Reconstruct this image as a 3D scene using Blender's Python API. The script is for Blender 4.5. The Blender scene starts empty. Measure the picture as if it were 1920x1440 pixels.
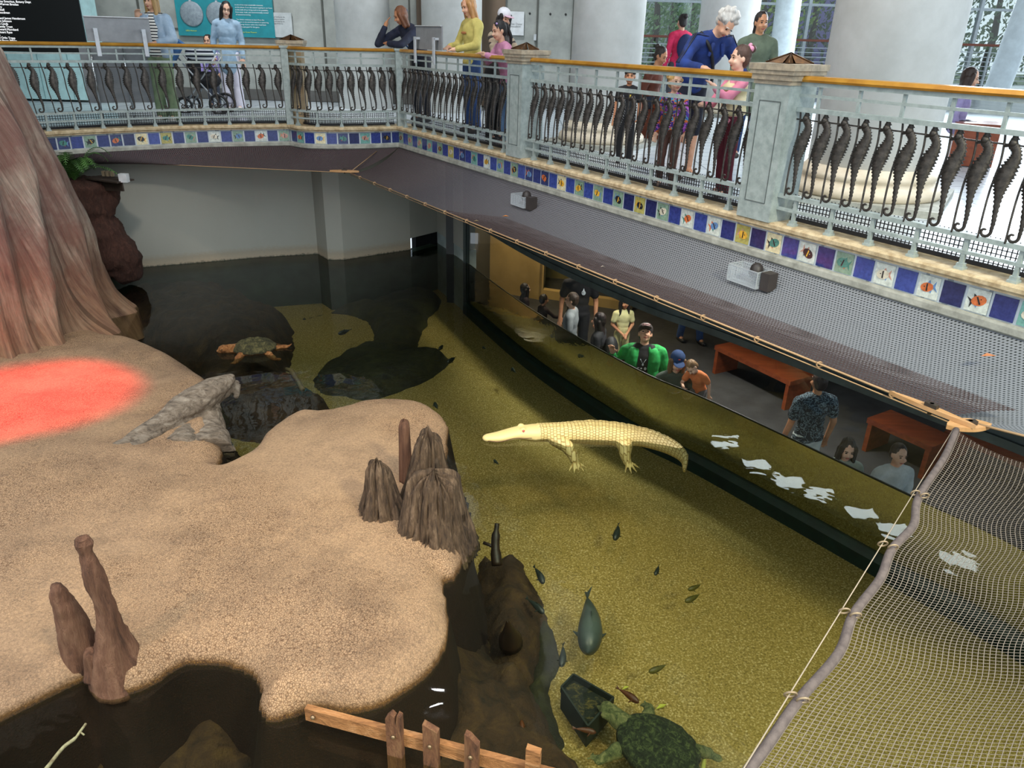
import bpy, math, random
import numpy as np
from mathutils import Vector, Matrix, noise
SC = bpy.context.scene
COL = SC.collection
random.seed(7)
V = Vector
# ------------------------------------------------------------------ camera (eye 3.45 m above the water, z = 0)
EYE = V((0, 0, 3.45)); FPX = 1431.0
TH = math.atan(652 / 1431.0); ROLL = math.atan(86 / 3140.0)
FW = V((0, math.cos(TH), -math.sin(TH))); r0 = V((1, 0, 0)); u0 = r0.cross(FW)
RT = r0 * math.cos(ROLL) + u0 * math.sin(ROLL); UP = -r0 * math.sin(ROLL) + u0 * math.cos(ROLL)
cd = bpy.data.cameras.new('camera'); cam = bpy.data.objects.new('camera', cd); COL.objects.link(cam)
cam.matrix_world = Matrix(((RT.x, UP.x, -FW.x, EYE.x), (RT.y, UP.y, -FW.y, EYE.y), (RT.z, UP.z, -FW.z, EYE.z), (0, 0, 0, 1)))
cd.sensor_width = 36; cd.lens = FPX / 1920 * 36; cd.clip_start = .05; cd.clip_end = 300
SC.camera = cam
# ------------------------------------------------------------------ world, lights, exposure
W = bpy.data.worlds.new('world'); SC.world = W; W.use_nodes = True
bg = W.node_tree.nodes['Background']; bg.inputs[0].default_value = (.80, .90, 1, 1); bg.inputs[1].default_value = .95
SC.view_settings.view_transform = 'Standard'; SC.view_settings.look = 'None'
SC.view_settings.exposure = 0.22; SC.view_settings.gamma = 1; SC.view_settings.use_curve_mapping = False
SC.cycles.transparent_max_bounces = 24; SC.cycles.max_bounces = 8; SC.cycles.diffuse_bounces = 4; SC.cycles.glossy_bounces = 4
SC.cycles.caustics_reflective = False; SC.cycles.caustics_refractive = False
SC.cycles.sample_clamp_indirect = 4
def light(name, kind, loc, target, energy, color, **k):
    d = bpy.data.lights.new(name, kind); o = bpy.data.objects.new(name, d); COL.objects.link(o)
    o.location = loc; o.rotation_euler = (V(target) - V(loc)).to_track_quat('-Z', 'Y').to_euler()
    d.energy = energy; d.color = color
    for a, b in k.items(): setattr(d, a, b)
    return o
WARM = (1, .78, .56)
light('ceiling_spotlight', 'SPOT', (-4.6, -1.0, 7.6), (-2.0, 4.6, 0), 1150, WARM, spot_size=math.radians(62), spot_blend=.8, shadow_soft_size=.35)
light('ceiling_spotlight', 'SPOT', (1.5, 1.0, 8.0), (-1.0, 4.6, 0), 750, WARM, spot_size=math.radians(46), spot_blend=.8, shadow_soft_size=.35)
light('pool_floodlight', 'SPOT', (4.4, -2.0, 7.5), (2.3, 4.0, -.9), 2600, (1, .93, .66), spot_size=math.radians(58), spot_blend=.7, shadow_soft_size=.5)
light('heat_lamp', 'SPOT', (-4.2, 7.1, 4.6), (-4.65, 6.55, .2), 4200, (1, .0, .010), spot_size=math.radians(30), spot_blend=1.0, shadow_soft_size=.05)
light('skylight', 'AREA', (0, 1.5, 9.4), (0, 7, 0), 700, (.84, .93, 1), shape='RECTANGLE', size=16, size_y=12)
light('gallery_daylight', 'AREA', (9.5, 17, 6.0), (2, 9, 2.2), 1700, (.82, .92, 1), shape='RECTANGLE', size=10, size_y=5)
light('downlight', 'SPOT', (-3.2, 7.5, 8.6), (-2.6, 12.3, 2), 420, (1, .76, .5), spot_size=math.radians(44), spot_blend=.6, shadow_soft_size=.15)
light('downlight', 'SPOT', (-1.6, 5.2, 8.6), (1.6, 7.4, 2), 420, (1, .76, .5), spot_size=math.radians(56), spot_blend=.6, shadow_soft_size=.15)
light('trunk_floodlight', 'SPOT', (-1.2, 2.2, 8), (-6.6, 9, 1.5), 900, (1, .88, .76), spot_size=math.radians(40), spot_blend=.8, shadow_soft_size=.3)
light('viewing_room_light', 'AREA', (.3, 13.6, 1.75), (.3, 14.6, 0), 60, (1, .78, .48), shape='RECTANGLE', size=.3, size_y=.3)
light('viewing_room_light', 'SPOT', (1.9, 9.9, 1.78), (1.75, 9.6, -1.4), 300, (1, .94, .88), spot_size=math.radians(100), spot_blend=.5, shadow_soft_size=.12)
light('viewing_room_light', 'SPOT', (2.6, 8.6, 1.78), (2.5, 8.4, -1.4), 260, (1, .94, .88), spot_size=math.radians(100), spot_blend=.5, shadow_soft_size=.12)
light('viewing_room_light', 'SPOT', (.7, 11.8, 1.78), (.7, 11.5, -1.4), 170, (1, .84, .66), spot_size=math.radians(100), spot_blend=.5, shadow_soft_size=.12)
for x_, y_ in ((3.04, 9.5), (3.33, 8.95), (3.63, 8.54), (3.94, 8.24), (4.30, 7.86), (4.56, 7.52), (5.0, 6.95)):
    light('added_patch_light', 'AREA', (x_, y_, 1.72), (x_, y_, 0), 2.2, (.88, .97, 1), shape='RECTANGLE', size=.34, size_y=.24)  # added unseen panels whose reflections make the white patches on the water
for a_, b_, e_ in (((-5, 12.6, 8.8), (-5.6, 16.4, 3), 1150), ((-1.2, 12.4, 8.8), (-1.4, 16, 3), 800), ((-.3, 9.6, 8.8), (1.1, 11, 3.5), 380), ((1.6, 6.2, 8.8), (3.3, 7.6, 3.5), 300), ((4.2, 12.5, 8.8), (4.0, 16, 3), 380)):
    light('gallery_fill_spot', 'SPOT', a_, b_, e_, (.92, .96, 1), spot_size=math.radians(66), spot_blend=.8, shadow_soft_size=.2)  # added fill spots that brighten the gallery wall and columns
# ------------------------------------------------------------------ rays of the camera, for surveying places in the photograph
def ray(x, y): return (FW * FPX + RT * (x - 960) - UP * (y - 720)).normalized()
def P(x, y, z=0.0):
    d = ray(x, y); return EYE + d * ((z - EYE.z) / d.z)
def PY(x, y, Y):
    d = ray(x, y); return EYE + d * (Y / d.y)
# ------------------------------------------------------------------ materials
MATS = {}
def rgb(c):
    if isinstance(c, str):
        if len(c) == 3: c = ''.join(x * 2 for x in c)
        c = [int(c[i:i + 2], 16) / 255 for i in (0, 2, 4)]
        c = [x / 12.92 if x <= .04045 else ((x + .055) / 1.055) ** 2.4 for x in c]
    return (c[0], c[1], c[2], 1)
class NT:
    def __init__(s, name):
        s.m = bpy.data.materials.new(name); s.m.use_nodes = True; s.t = s.m.node_tree; s.n = s.t.nodes
        s.b = s.n['Principled BSDF']; s.out = s.n['Material Output']
    def add(s, typ, **k):
        o = s.n.new(typ)
        for a, b in k.items():
            if a.startswith('i_'):
                key = a[2:]; key = int(key) if key.isdigit() else key.replace('_', ' ')
                o.inputs[key].default_value = b
            else: setattr(o, a, b)
        return o
    def ln(s, a, b): s.t.links.new(a, b)
    def coord(s, kind='Object', scale=(1, 1, 1), rot=(0, 0, 0)):
        c = s.add('ShaderNodeTexCoord'); m = s.add('ShaderNodeMapping'); s.ln(c.outputs[kind], m.inputs[0])
        m.inputs['Scale'].default_value = scale; m.inputs['Rotation'].default_value = rot
        return m.outputs[0]
    def noise(s, vec, scale, detail=4, rough=.6, dist=0):
        n = s.add('ShaderNodeTexNoise', i_Scale=scale, i_Detail=detail, i_Roughness=rough, i_Distortion=dist); s.ln(vec, n.inputs['Vector']); return n.outputs['Fac']
    def ramp(s, fac, stops):
        r = s.add('ShaderNodeValToRGB'); e = r.color_ramp.elements
        while len(e) < len(stops): e.new(.5)
        for i, (p, c) in enumerate(stops): e[i].position = p; e[i].color = rgb(c)
        s.ln(fac, r.inputs[0]); return r.outputs[0]
    def mix(s, fac, a, b, mode='MIX'):
        m = s.add('ShaderNodeMix', data_type='RGBA', blend_type=mode)
        for v, i in ((fac, 0), (a, 6), (b, 7)):
            if isinstance(v, (int, float)): m.inputs[i].default_value = v
            elif isinstance(v, (tuple, list, str)): m.inputs[i].default_value = rgb(v)
            else: s.ln(v, m.inputs[i])
        return m.outputs[2]
    def bump(s, h, strength=.3, dist=.02, prev=None):
        b = s.add('ShaderNodeBump', i_Strength=strength, i_Distance=dist); s.ln(h, b.inputs['Height'])
        if prev: s.ln(prev, b.inputs['Normal'])
        s.ln(b.outputs[0], s.b.inputs['Normal']); return b.outputs[0]
    def math(s, op, a, b=0.0):
        m = s.add('ShaderNodeMath', operation=op)
        for v, i in ((a, 0), (b, 1)):
            if isinstance(v, (int, float)): m.inputs[i].default_value = v
            else: s.ln(v, m.inputs[i])
        return m.outputs[0]
def mat(name, color, rough=.6, metal=0, c2=None, scale=8, bump=0, bscale=None, bdist=.01, stretch=(1, 1, 1), detail=5, lo=.35, hi=.65, emit=0):
    if name in MATS: return MATS[name]
    t = NT(name); t.b.inputs['Roughness'].default_value = rough; t.b.inputs['Metallic'].default_value = metal
    v = t.coord('Object', stretch)
    if c2 is None:
        n = t.noise(v, scale, detail); c = rgb(color); d = [x * .82 for x in c[:3]]
        t.ln(t.ramp(n, [(lo, d), (hi, color)]), t.b.inputs['Base Color'])
    else: t.ln(t.ramp(t.noise(v, scale, detail), [(lo, c2), (hi, color)]), t.b.inputs['Base Color'])
    if bump: t.bump(t.noise(v, bscale or scale * 3, 6, .7), bump, bdist)
    if emit:
        t.b.inputs['Emission Color'].default_value = rgb(color); t.b.inputs['Emission Strength'].default_value = emit
    MATS[name] = t.m; return t.m
def flat(color, rough=.7, metal=0):
    key = 'paint_%s_%s_%s' % (color if isinstance(color, str) else '-'.join('%.2f' % x for x in color), rough, metal)
    return mat(key, color, rough, metal, scale=12)
# ------------------------------------------------------------------ mesh building
def tag(o, label=None, cat=None, group=None, kind=None):
    for k, v in (('label', label), ('category', cat), ('group', group), ('kind', kind)):
        if v: o[k] = v
    return o
def link(name, me, parent=None):
    o = bpy.data.objects.new(name, me); COL.objects.link(o)
    if parent is not None: o.parent = parent
    return o
def empty(name, loc, label=None, cat=None, group=None, rz=0):
    o = bpy.data.objects.new(name, None); COL.objects.link(o); o.location = loc; o.rotation_euler.z = rz; o.empty_display_size = .1
    return tag(o, label, cat, group)
class MB:
    def __init__(s): s.v = []; s.f = []; s.mi = []; s.sm = []; s.uv = {}
    def add(s, vs, fs, mi=0, smooth=False):
        n = len(s.v); s.v += [tuple(v) for v in vs]
        for f in fs: s.f.append([n + i for i in f]); s.mi.append(mi); s.sm.append(smooth)
    def box(s, c, size, rz=0, mi=0, M=None):
        a, b, d = size[0] / 2, size[1] / 2, size[2] / 2; R_ = M or Matrix.Rotation(rz, 3, 'Z'); c = V(c)
        vs = [c + R_ @ V((x * a, y * b, z * d)) for x in (-1, 1) for y in (-1, 1) for z in (-1, 1)]
        s.add(vs, [(0, 1, 3, 2), (4, 6, 7, 5), (0, 4, 5, 1), (2, 3, 7, 6), (0, 2, 6, 4), (1, 5, 7, 3)], mi)
    def beam(s, p, q, w, h, mi=0, up=(0, 0, 1)):
        p, q = V(p), V(q); d = q - p; L = d.length; d.normalize(); sd = d.cross(V(up))
        if sd.length < 1e-4: sd = V((1, 0, 0))
        sd.normalize(); u = sd.cross(d)
        M = Matrix((d, sd, u)).transposed(); s.box((p + q) / 2, (L, w, h), M=M, mi=mi)
    def tube(s, pts, r, seg=10, mi=0, closed=False, flatten=None, caps=True):
        pts = [V(p) for p in pts]; n = len(pts); rr = r if isinstance(r, (list, tuple)) else [r] * n
        vs = []; prev = None
        for i, p in enumerate(pts):
            if closed: t = pts[(i + 1) % n] - pts[i - 1]
            else: t = pts[min(i + 1, n - 1)] - pts[max(i - 1, 0)]
            t.normalize()
            if prev is None:
                a = t.cross(V((0, 0, 1)));
                if a.length < .05: a = t.cross(V((1, 0, 0)))
            else: a = prev - t * prev.dot(t)
            a.normalize(); prev = a; b = t.cross(a)
            k = flatten or 1
            for j in range(seg):
                w = 2 * math.pi * j / seg; vs.append(p + a * (math.cos(w) * rr[i]) + b * (math.sin(w) * rr[i] * k))
        fs = [(i * seg + j, i * seg + (j + 1) % seg, (i + 1) % n * seg + (j + 1) % seg, (i + 1) % n * seg + j) for i in range(n if closed else n - 1) for j in range(seg)]
        if not closed and caps: fs += [tuple(range(seg))[::-1], tuple((n - 1) * seg + j for j in range(seg))]
        s.add(vs, fs, mi, True)
    def lathe(s, prof, c=(0, 0, 0), seg=32, mi=0, smooth=True):
        c = V(c); n = len(prof); vs = [c + V((r * math.cos(2 * math.pi * j / seg), r * math.sin(2 * math.pi * j / seg), z)) for r, z in prof for j in range(seg)]
        fs = [(i * seg + j, i * seg + (j + 1) % seg, (i + 1) * seg + (j + 1) % seg, (i + 1) * seg + j) for i in range(n - 1) for j in range(seg)]
        fs += [tuple(range(seg))[::-1], tuple((n - 1) * seg + j for j in range(seg))]
        s.add(vs, fs, mi, smooth)
    def sweep(s, path, sec, mi=0, smooth=False, closed_sec=True, caps=True):
        """path: xyz points; sec: (outward, up) offsets; outward = to the right of travel"""
        path = [V(p) for p in path]; n = len(path); m = len(sec); vs = []
        for i, p in enumerate(path):
            a = (p - path[i - 1]) if i else path[1] - path[0]; b = (path[i + 1] - p) if i < n - 1 else a
            a.z = b.z = 0; a.normalize(); b.normalize(); t = (a + b).normalized(); k = 1 / max(.5, t.dot(a))
            nn = V((t.y, -t.x, 0)) * k
            vs += [p + nn * x + V((0, 0, z)) for x, z in sec]
        e = m if closed_sec else m - 1
        fs = [(i * m + j, i * m + (j + 1) % m, (i + 1) * m + (j + 1) % m, (i + 1) * m + j) for i in range(n - 1) for j in range(e)]
        if caps and closed_sec: fs += [tuple(range(m))[::-1], tuple((n - 1) * m + j for j in range(m))]
        s.add(vs, fs, mi, smooth)
    def prism(s, poly, z0, z1, mi=0):
        n = len(poly); vs = [(x, y, z0) for x, y in poly] + [(x, y, z1) for x, y in poly]
        s.add(vs, [tuple(range(n))[::-1], tuple(range(n, 2 * n))] + [(i, (i + 1) % n, n + (i + 1) % n, n + i) for i in range(n)], mi)
    def ball(s, c, r, mi=0, seg=12, M=None):
        r = r if isinstance(r, (tuple, list)) else (r, r, r); c = V(c); vs = []; rings = seg // 2 + 1
        for i in range(1, rings):
            a = math.pi * i / rings
            for j in range(seg):
                w = 2 * math.pi * j / seg; p = V((r[0] * math.sin(a) * math.cos(w), r[1] * math.sin(a) * math.sin(w), r[2] * math.cos(a)))
                vs.append(c + (M @ p if M else p))
        tp, bt = V((0, 0, r[2])), V((0, 0, -r[2]))
        vs += [c + (M @ tp if M else tp), c + (M @ bt if M else bt)]; k = (rings - 1) * seg
        fs = [(i * seg + j, (i + 1) * seg + j, (i + 1) * seg + (j + 1) % seg, i * seg + (j + 1) % seg) for i in range(rings - 2) for j in range(seg)]
        fs += [(k, j, (j + 1) % seg) for j in range(seg)] + [(k + 1, k - seg + (j + 1) % seg, k - seg + j) for j in range(seg)]
        s.add(vs, fs, mi, True)
    def cone(s, p, q, r1, r2, seg=12, mi=0):
        """capsule with two radii"""
        p, q = V(p), V(q); d = q - p; L = d.length
        if L < 1e-5: return s.ball(p, max(r1, r2), mi, seg)
        d.normalize(); n = 3; pts = []; rr = []
        for i in range(n + 1):
            a = math.pi / 2 * (1 - i / n) ; pts.append(p - d * (r1 * math.sin(a))); rr.append(max(r1 * math.cos(a), 1e-4))
        for i in range(n + 1):
            a = math.pi / 2 * i / n; pts.append(q + d * (r2 * math.sin(a))); rr.append(max(r2 * math.cos(a), 1e-4))
        a = d.cross(V((0, 0, 1)));
        if a.length < .05: a = d.cross(V((1, 0, 0)))
        a.normalize(); b = d.cross(a); vs = [pt + a * (math.cos(2 * math.pi * j / seg) * r) + b * (math.sin(2 * math.pi * j / seg) * r) for pt, r in zip(pts, rr) for j in range(seg)]
        m = len(pts); fs = [(i * seg + j, i * seg + (j + 1) % seg, (i + 1) * seg + (j + 1) % seg, (i + 1) * seg + j) for i in range(m - 1) for j in range(seg)]
        fs += [tuple(range(seg))[::-1], tuple((m - 1) * seg + j for j in range(seg))]
        s.add(vs, fs, mi, True)
    def mesh(s, name, mats):
        me = bpy.data.meshes.new(name); me.from_pydata(s.v, [], s.f)
        for m in (mats if isinstance(mats, (list, tuple)) else [mats]): me.materials.append(m)
        me.polygons.foreach_set('material_index', s.mi); me.polygons.foreach_set('use_smooth', s.sm); me.update(); return me
    def build(s, name, mats, parent=None): return link(name, s.mesh(name, mats), parent)
def remesh(mb, name, material, voxel=.015, smooth=3, parent=None, fn=None):
    """one continuous surface from overlapping closed shapes"""
    me = mb.mesh(name, material); o = bpy.data.objects.new(name, me); COL.objects.link(o)
    m = o.modifiers.new('r', 'REMESH'); m.mode = 'VOXEL'; m.voxel_size = voxel; m.use_smooth_shade = True
    if smooth: k = o.modifiers.new('s', 'SMOOTH'); k.iterations = smooth; k.factor = .5
    dg = bpy.context.evaluated_depsgraph_get(); me2 = bpy.data.meshes.new_from_object(o.evaluated_get(dg)); me2.name = name
    bpy.data.objects.remove(o); bpy.data.meshes.remove(me)
    if not me2.materials: me2.materials.append(material)
    if fn: fn(me2)
    return link(name, me2, parent)
def displace(me, fn):
    """move each vertex along its normal by fn(co)"""
    n = len(me.vertices); co = np.empty(n * 3); no = np.empty(n * 3); me.vertices.foreach_get('co', co); me.vertices.foreach_get('normal', no)
    co = co.reshape(-1, 3); no = no.reshape(-1, 3)
    d = np.array([fn(V(c)) for c in co]); co += no * d[:, None]; me.vertices.foreach_set('co', co.ravel()); me.update()
def fbm(p, s, o=4): return noise.fractal(V(p) * s, 1.0, 2.0, o)
def spline(pts, n=8, closed=False):
    pts = [V(p) for p in pts]; out = []; N = len(pts)
    for i in range(N if closed else N - 1):
        if closed: a, b, c, d = pts[i - 1], pts[i], pts[(i + 1) % N], pts[(i + 2) % N]
        else: a, b, c, d = pts[max(i - 1, 0)], pts[i], pts[i + 1], pts[min(i + 2, N - 1)]
        for k in range(n):
            t = k / n; out.append(.5 * ((2 * b) + (c - a) * t + (2 * a - 5 * b + 4 * c - d) * t * t + (3 * b - a - 3 * c + d) * t ** 3))
    if not closed: out.append(pts[-1])
    return out
def struct(name, mb, m, label=None): return tag(mb.build(name, m), label, None, None, 'structure')
def set_uv(me, f):
    """f: vertex index -> (u, v)"""
    uv = me.uv_layers.new(name='UVMap'); vi = np.empty(len(me.loops), dtype=np.int32); me.loops.foreach_get('vertex_index', vi)
    arr = np.asarray(f, dtype=np.float64)[vi]; uv.data.foreach_set('uv', arr.ravel())
def text(name, body, loc, right, upv, size, m, parent=None, align='LEFT', ext=.001):
    c = bpy.data.curves.new(name, 'FONT'); c.body = body; c.size = size; c.extrude = ext; c.align_x = align; c.resolution_u = 3
    t_ = bpy.data.objects.new(name, c); COL.objects.link(t_); dg = bpy.context.evaluated_depsgraph_get(); me = bpy.data.meshes.new_from_object(t_.evaluated_get(dg)); bpy.data.objects.remove(t_)
    right, upv = V(right).normalized(), V(upv).normalized(); nn = right.cross(upv)
    M = Matrix((right, upv, nn)).transposed().to_4x4(); M.translation = V(loc) - (parent.location if parent is not None else V((0, 0, 0))); me.transform(M); me.materials.clear(); me.materials.append(m)
    return link(name, me, parent)
# ================================================================== THE BUILDING
ZF = 2.15                                   # gallery floor
LD = V((.534, -.8455, 0)); LO = V((-1.85, 12.32, 0))        # right-hand balcony line, origin at its far corner
LN = V((-.8455, -.534, 0))                  # towards the pool
def BL(s, out=0, z=0): return LO + LD * s + LN * out + V((0, 0, z))
# left balcony path (far left -> corner)
LEFT1 = spline([(-8.6, 7.9, 0), (-7.3, 9.35, 0), (-6.28, 10.5, 0), (-5.45, 11.22, 0), (-4.55, 11.75, 0), (-3.5, 12.15, 0)], 6)
LEFT2 = spline([(-3.45, 12.12, 0), (-3.22, 11.93, 0), (-2.9, 11.9, 0), (-2.5, 12.0, 0), (-2.1, 12.18, 0), (-1.85, 12.32, 0)], 5)
RIGHT = [BL(s) for s in (0, 3.3, 6.7, 10.2, 14)]
ledge_path = LEFT1 + LEFT2[1:] + RIGHT[1:]
GL = spline([P(875, 492), P(1000, 582), P(1190, 690), P(1340, 755), P(1700, 925), P(1920, 1030), V((4.9, 3.1, 0)), V((5.9, 1.2, 0))], 6)   # window line at the water
stone = mat('pale_limestone', 'cdbb98', .75, c2='a08a68', scale=14, bump=.5, bscale=60, bdist=.006)
stone_g = mat('grey_cast_stone', 'b3b3a8', .7, c2='8c8c82', scale=10, bump=.35, bscale=50, bdist=.004)
grout = mat('white_grout', 'c4c3b8', .8, c2='a5a49a', scale=20)
concrete = mat('board_marked_concrete', 'a8aaa3', .85, c2='8b8e88', scale=2.2, bump=.25, bscale=30, bdist=.004)
seam = flat('55564f')
# gallery floor: slab from the balcony lines outwards
fl = NT('terrazzo_floor'); v = fl.coord(); n = fl.noise(v, 40, 6)
fl.ln(fl.mix(fl.math('MULTIPLY', n, .6), 'd3dce0', 'aab4ba'), fl.b.inputs['Base Color']); fl.b.inputs['Roughness'].default_value = .22
br = fl.add('ShaderNodeTexBrick', i_Scale=.7, offset=0.0); fl.ln(v, br.inputs['Vector']); br.inputs['Color1'].default_value = (1, 1, 1, 1); br.inputs['Color2'].default_value = (.93, .93, .95, 1); br.inputs['Mortar'].default_value = (.5, .52, .55, 1); br.inputs['Mortar Size'].default_value = .008
fl.ln(fl.mix(1, fl.mix(fl.math('MULTIPLY', n, .6), 'd3dce0', 'aab4ba'), br.outputs[0], 'MULTIPLY'), fl.b.inputs['Base Color'])
mb = MB(); poly = [(p.x, p.y) for p in ledge_path]
inner = [LO + LD * 0 + LN * 0]
far = [(16, -6), (30, -6), (30, 34), (-18, 34), (-18, 8)]
pts = poly[:-1] + [tuple(BL(14)[:2])] + far
mb.prism(pts, 1.86, ZF - .02); mb.build('floor', fl.m)['kind'] = 'structure'
# ledge: stone top with nosing, tile band, lower stone lip
def path_slice(path, z): return [p + V((0, 0, z)) for p in path]
ledge = empty('balcony_ledge', (0, 0, 0), 'long stone balcony ledge with a band of blue and fish picture tiles around the pool', 'ledge')
a = MB(); a.sweep(ledge_path, [(-.30, 2.15), (.045, 2.15), (.06, 2.135), (.06, 2.11), (.045, 2.095), (.045, 2.085), (.01, 2.08), (-.30, 2.08)], closed_sec=True); a.build('coping', stone, ledge)
a = MB(); a.sweep(ledge_path, [(-.30, 2.08), (-.005, 2.08), (-.005, 1.90), (-.30, 1.90)]); a.build('tile_bed', grout, ledge)
a = MB(); a.sweep(ledge_path, [(-.6, 1.90), (.03, 1.90), (.035, 1.885), (.035, 1.845), (.02, 1.83), (-.6, 1.83)]); a.build('lip', stone_g, ledge)
# tiles
TC = ['2b3a80', '23306e', '34468f', '1c2557', '7f9a86', 'd8cfa8', 'c9d0c8', '6fa39a', 'a9a15a', '2a3566', 'd9a63a', 'c96a3a', '5f86b5', '1d1d22', '3f7f74', 'cfc8b4', 'b98a7a']
tm = []
for c in TC:
    t = NT('glazed_tile_' + c); vv = t.coord(); nn = t.noise(vv, 35, 4); c1 = rgb(c); t.ln(t.ramp(nn, [(.3, [x * .75 for x in c1[:3]]), (.7, [min(1, x * 1.25 + .01) for x in c1[:3]])]), t.b.inputs['Base Color'])
    t.b.inputs['Roughness'].default_value = .18; t.b.inputs['Coat Weight'].default_value = .4; tm.append(t.m)
tb = MB()
def arc_pts(path, step, z, start=0.0):
    L = [0]
    for p, q in zip(path[:-1], path[1:]): L.append(L[-1] + (q - p).length)
    out = []; s = start
    while s < L[-1]:
        i = max(k for k in range(len(L)) if L[k] <= s); i = min(i, len(path) - 2)
        t = (path[i + 1] - path[i]).normalized(); out.append((path[i] + t * (s - L[i]) + V((0, 0, z)), t, s)); s += step
    return out
rt = random.Random(3)
def tile(p, t, w, h, pic):
    nrm = V((t.y, -t.x, 0)); c = p + nrm * .002
    def q(u, z, o): return c + t * u + V((0, 0, z)) + nrm * o
    def plate(poly, o0, o1, mi):
        n = len(poly); vs = [q(u, z, o0) for u, z in poly] + [q(u, z, o1) for u, z in poly]
        tb.add(vs, [tuple(range(n, 2 * n))] + [(i, n + i, n + (i + 1) % n, (i + 1) % n) for i in range(n)], mi)
    bgc = rt.choice([4, 5, 6, 7, 8, 9, 4, 6]) if pic else rt.choice([0, 0, 1, 2, 3])
    W2, H2 = w / 2, h / 2
    plate([(-W2, -H2), (W2, -H2), (W2, H2), (-W2, H2)], 0, .006, bgc)
    if pic:
        f = rt.choice([-1, 1]); body = rt.choice([10, 11, 12, 13, 14, 15, 16]); fin = rt.choice([11, 12, 13, 14, 16, 10]); k = rt.uniform(1.55, 1.75); tl = rt.uniform(-.5, .5)
        def R2(u, z): return (f * (u * math.cos(tl) - z * math.sin(tl)), u * math.sin(tl) + z * math.cos(tl))
        if body == bgc: body = 10
        fo = lambda L_: L_ if f > 0 else L_[::-1]
        plate(fo([R2(.026 * k * math.cos(a_) * 1.1 - .010, .020 * k * math.sin(a_)) for a_ in [i * math.pi / 6 for i in range(12)]]), .006, .009, body)
        plate(fo([R2(.022, 0), R2(.058, .036), R2(.046, 0), R2(.058, -.036)][::-1]), .006, .0085, fin)
        plate(fo([R2(-.012, .02), R2(.02, .018), R2(.012, .048)]), .006, .0088, fin)
        plate(fo([R2(-.01, .025), R2(-.018, -.024), R2(-.008, -.026), R2(.0, .026)][::-1]), .009, .0105, 13 if body != 13 else 10)
        plate([R2(-.026 + .004 * math.cos(a_), .006 + .004 * f * math.sin(a_)) for a_ in [i * math.pi / 3 for i in range(6)]], .009, .0108, 13 if body != 13 else 5)
        plate(fo([R2(.004, -.022), R2(.024, -.018), R2(.014, -.042)][::-1]), .006, .0088, rt.choice([11, 14, 12]))
k = 0
for path, st in ((LEFT1, .05), (LEFT2, .06), ([BL(0), BL(13.9)], .08)):
    for p, t, s in arc_pts(path, .1655, 1.985, st):
        tile(p, t, .145, .150, k % 2 == 0); k += 1
tb.build('tile_band', tm, ledge)
# walls of the pool: under the ledge
paint = NT('grey_green_pool_paint'); v = paint.coord(); n1 = paint.noise(v, 1.4, 5); n2 = paint.noise(v, 25, 5)
sx = paint.add('ShaderNodeSeparateXYZ'); paint.ln(v, sx.inputs[0])
line = paint.ramp(paint.math('ADD', sx.outputs[2], paint.math('MULTIPLY', n2, .10)), [(.04, '2f3a2b'), (.075, 'b7a68c'), (.16, 'a39a86'), (.24, 'a9aaa0')])
paint.ln(paint.mix(paint.math('MULTIPLY', n1, .5), line, '8f8e80', 'MIX'), paint.b.inputs['Base Color']); paint.b.inputs['Roughness'].default_value = .6
paint.bump(n2, .15, .004)
wet = mat('algae_dark_wall', '2f4636', .7, c2='1c2c22', scale=3, bump=.3)
wall_path = [V((-9.2, 9.2, 0)), V((-7.2, 10.9, 0)), P(280, 500), P(400, 490), P(490, 482), P(596, 476), P(615, 487), P(645, 487), P(770, 468)]
wall_path[0] = V((-9.4, 8.0, 0))
mb = MB(); mb.sweep([p for p in wall_path], [(0, 0), (0, 1.84), (-.25, 1.84), (-.25, 0)]); struct('wall_back', mb, paint.m)
mb = MB(); mb.sweep([p for p in wall_path], [(0, -1.0), (0, .0), (-.25, 0), (-.25, -1.0)]); struct('wall_back_submerged', mb, wet)
cor = P(820, 455); r2 = P(872, 492)
# dark inlet slot at the corner and the wall above it
mb = MB(); mb.sweep([P(770, 468), cor, r2 + V((-.02, .02, 0))], [(0, .20), (0, 1.84), (-.2, 1.84), (-.2, .20)]); struct('wall_corner', mb, paint.m)
mb = MB(); mb.sweep([cor, r2], [(0, -1.0), (0, .2), (-.2, .2), (-.2, -1.0)]); struct('wall_right', mb, mat('pale_blue_grey_paint', 'a9b8b8', .6, c2='8d9c98', scale=3, bump=.15))
black = mat('black_void', '0b0d0e', .9)
mb = MB(); mb.sweep([P(770, 468) + V((.05, .35, 0)), cor + V((0, .35, 0))], [(0, -.3), (0, .25), (-.1, .25), (-.1, -.3)]); struct('trim_1', mb, black)
mb = MB(); mb.sweep([P(770, 468), cor], [(0, -1.0), (0, -.05), (-.2, -.05), (-.2, -1.0)]); struct('wall_corner_submerged', mb, wet)
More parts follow.
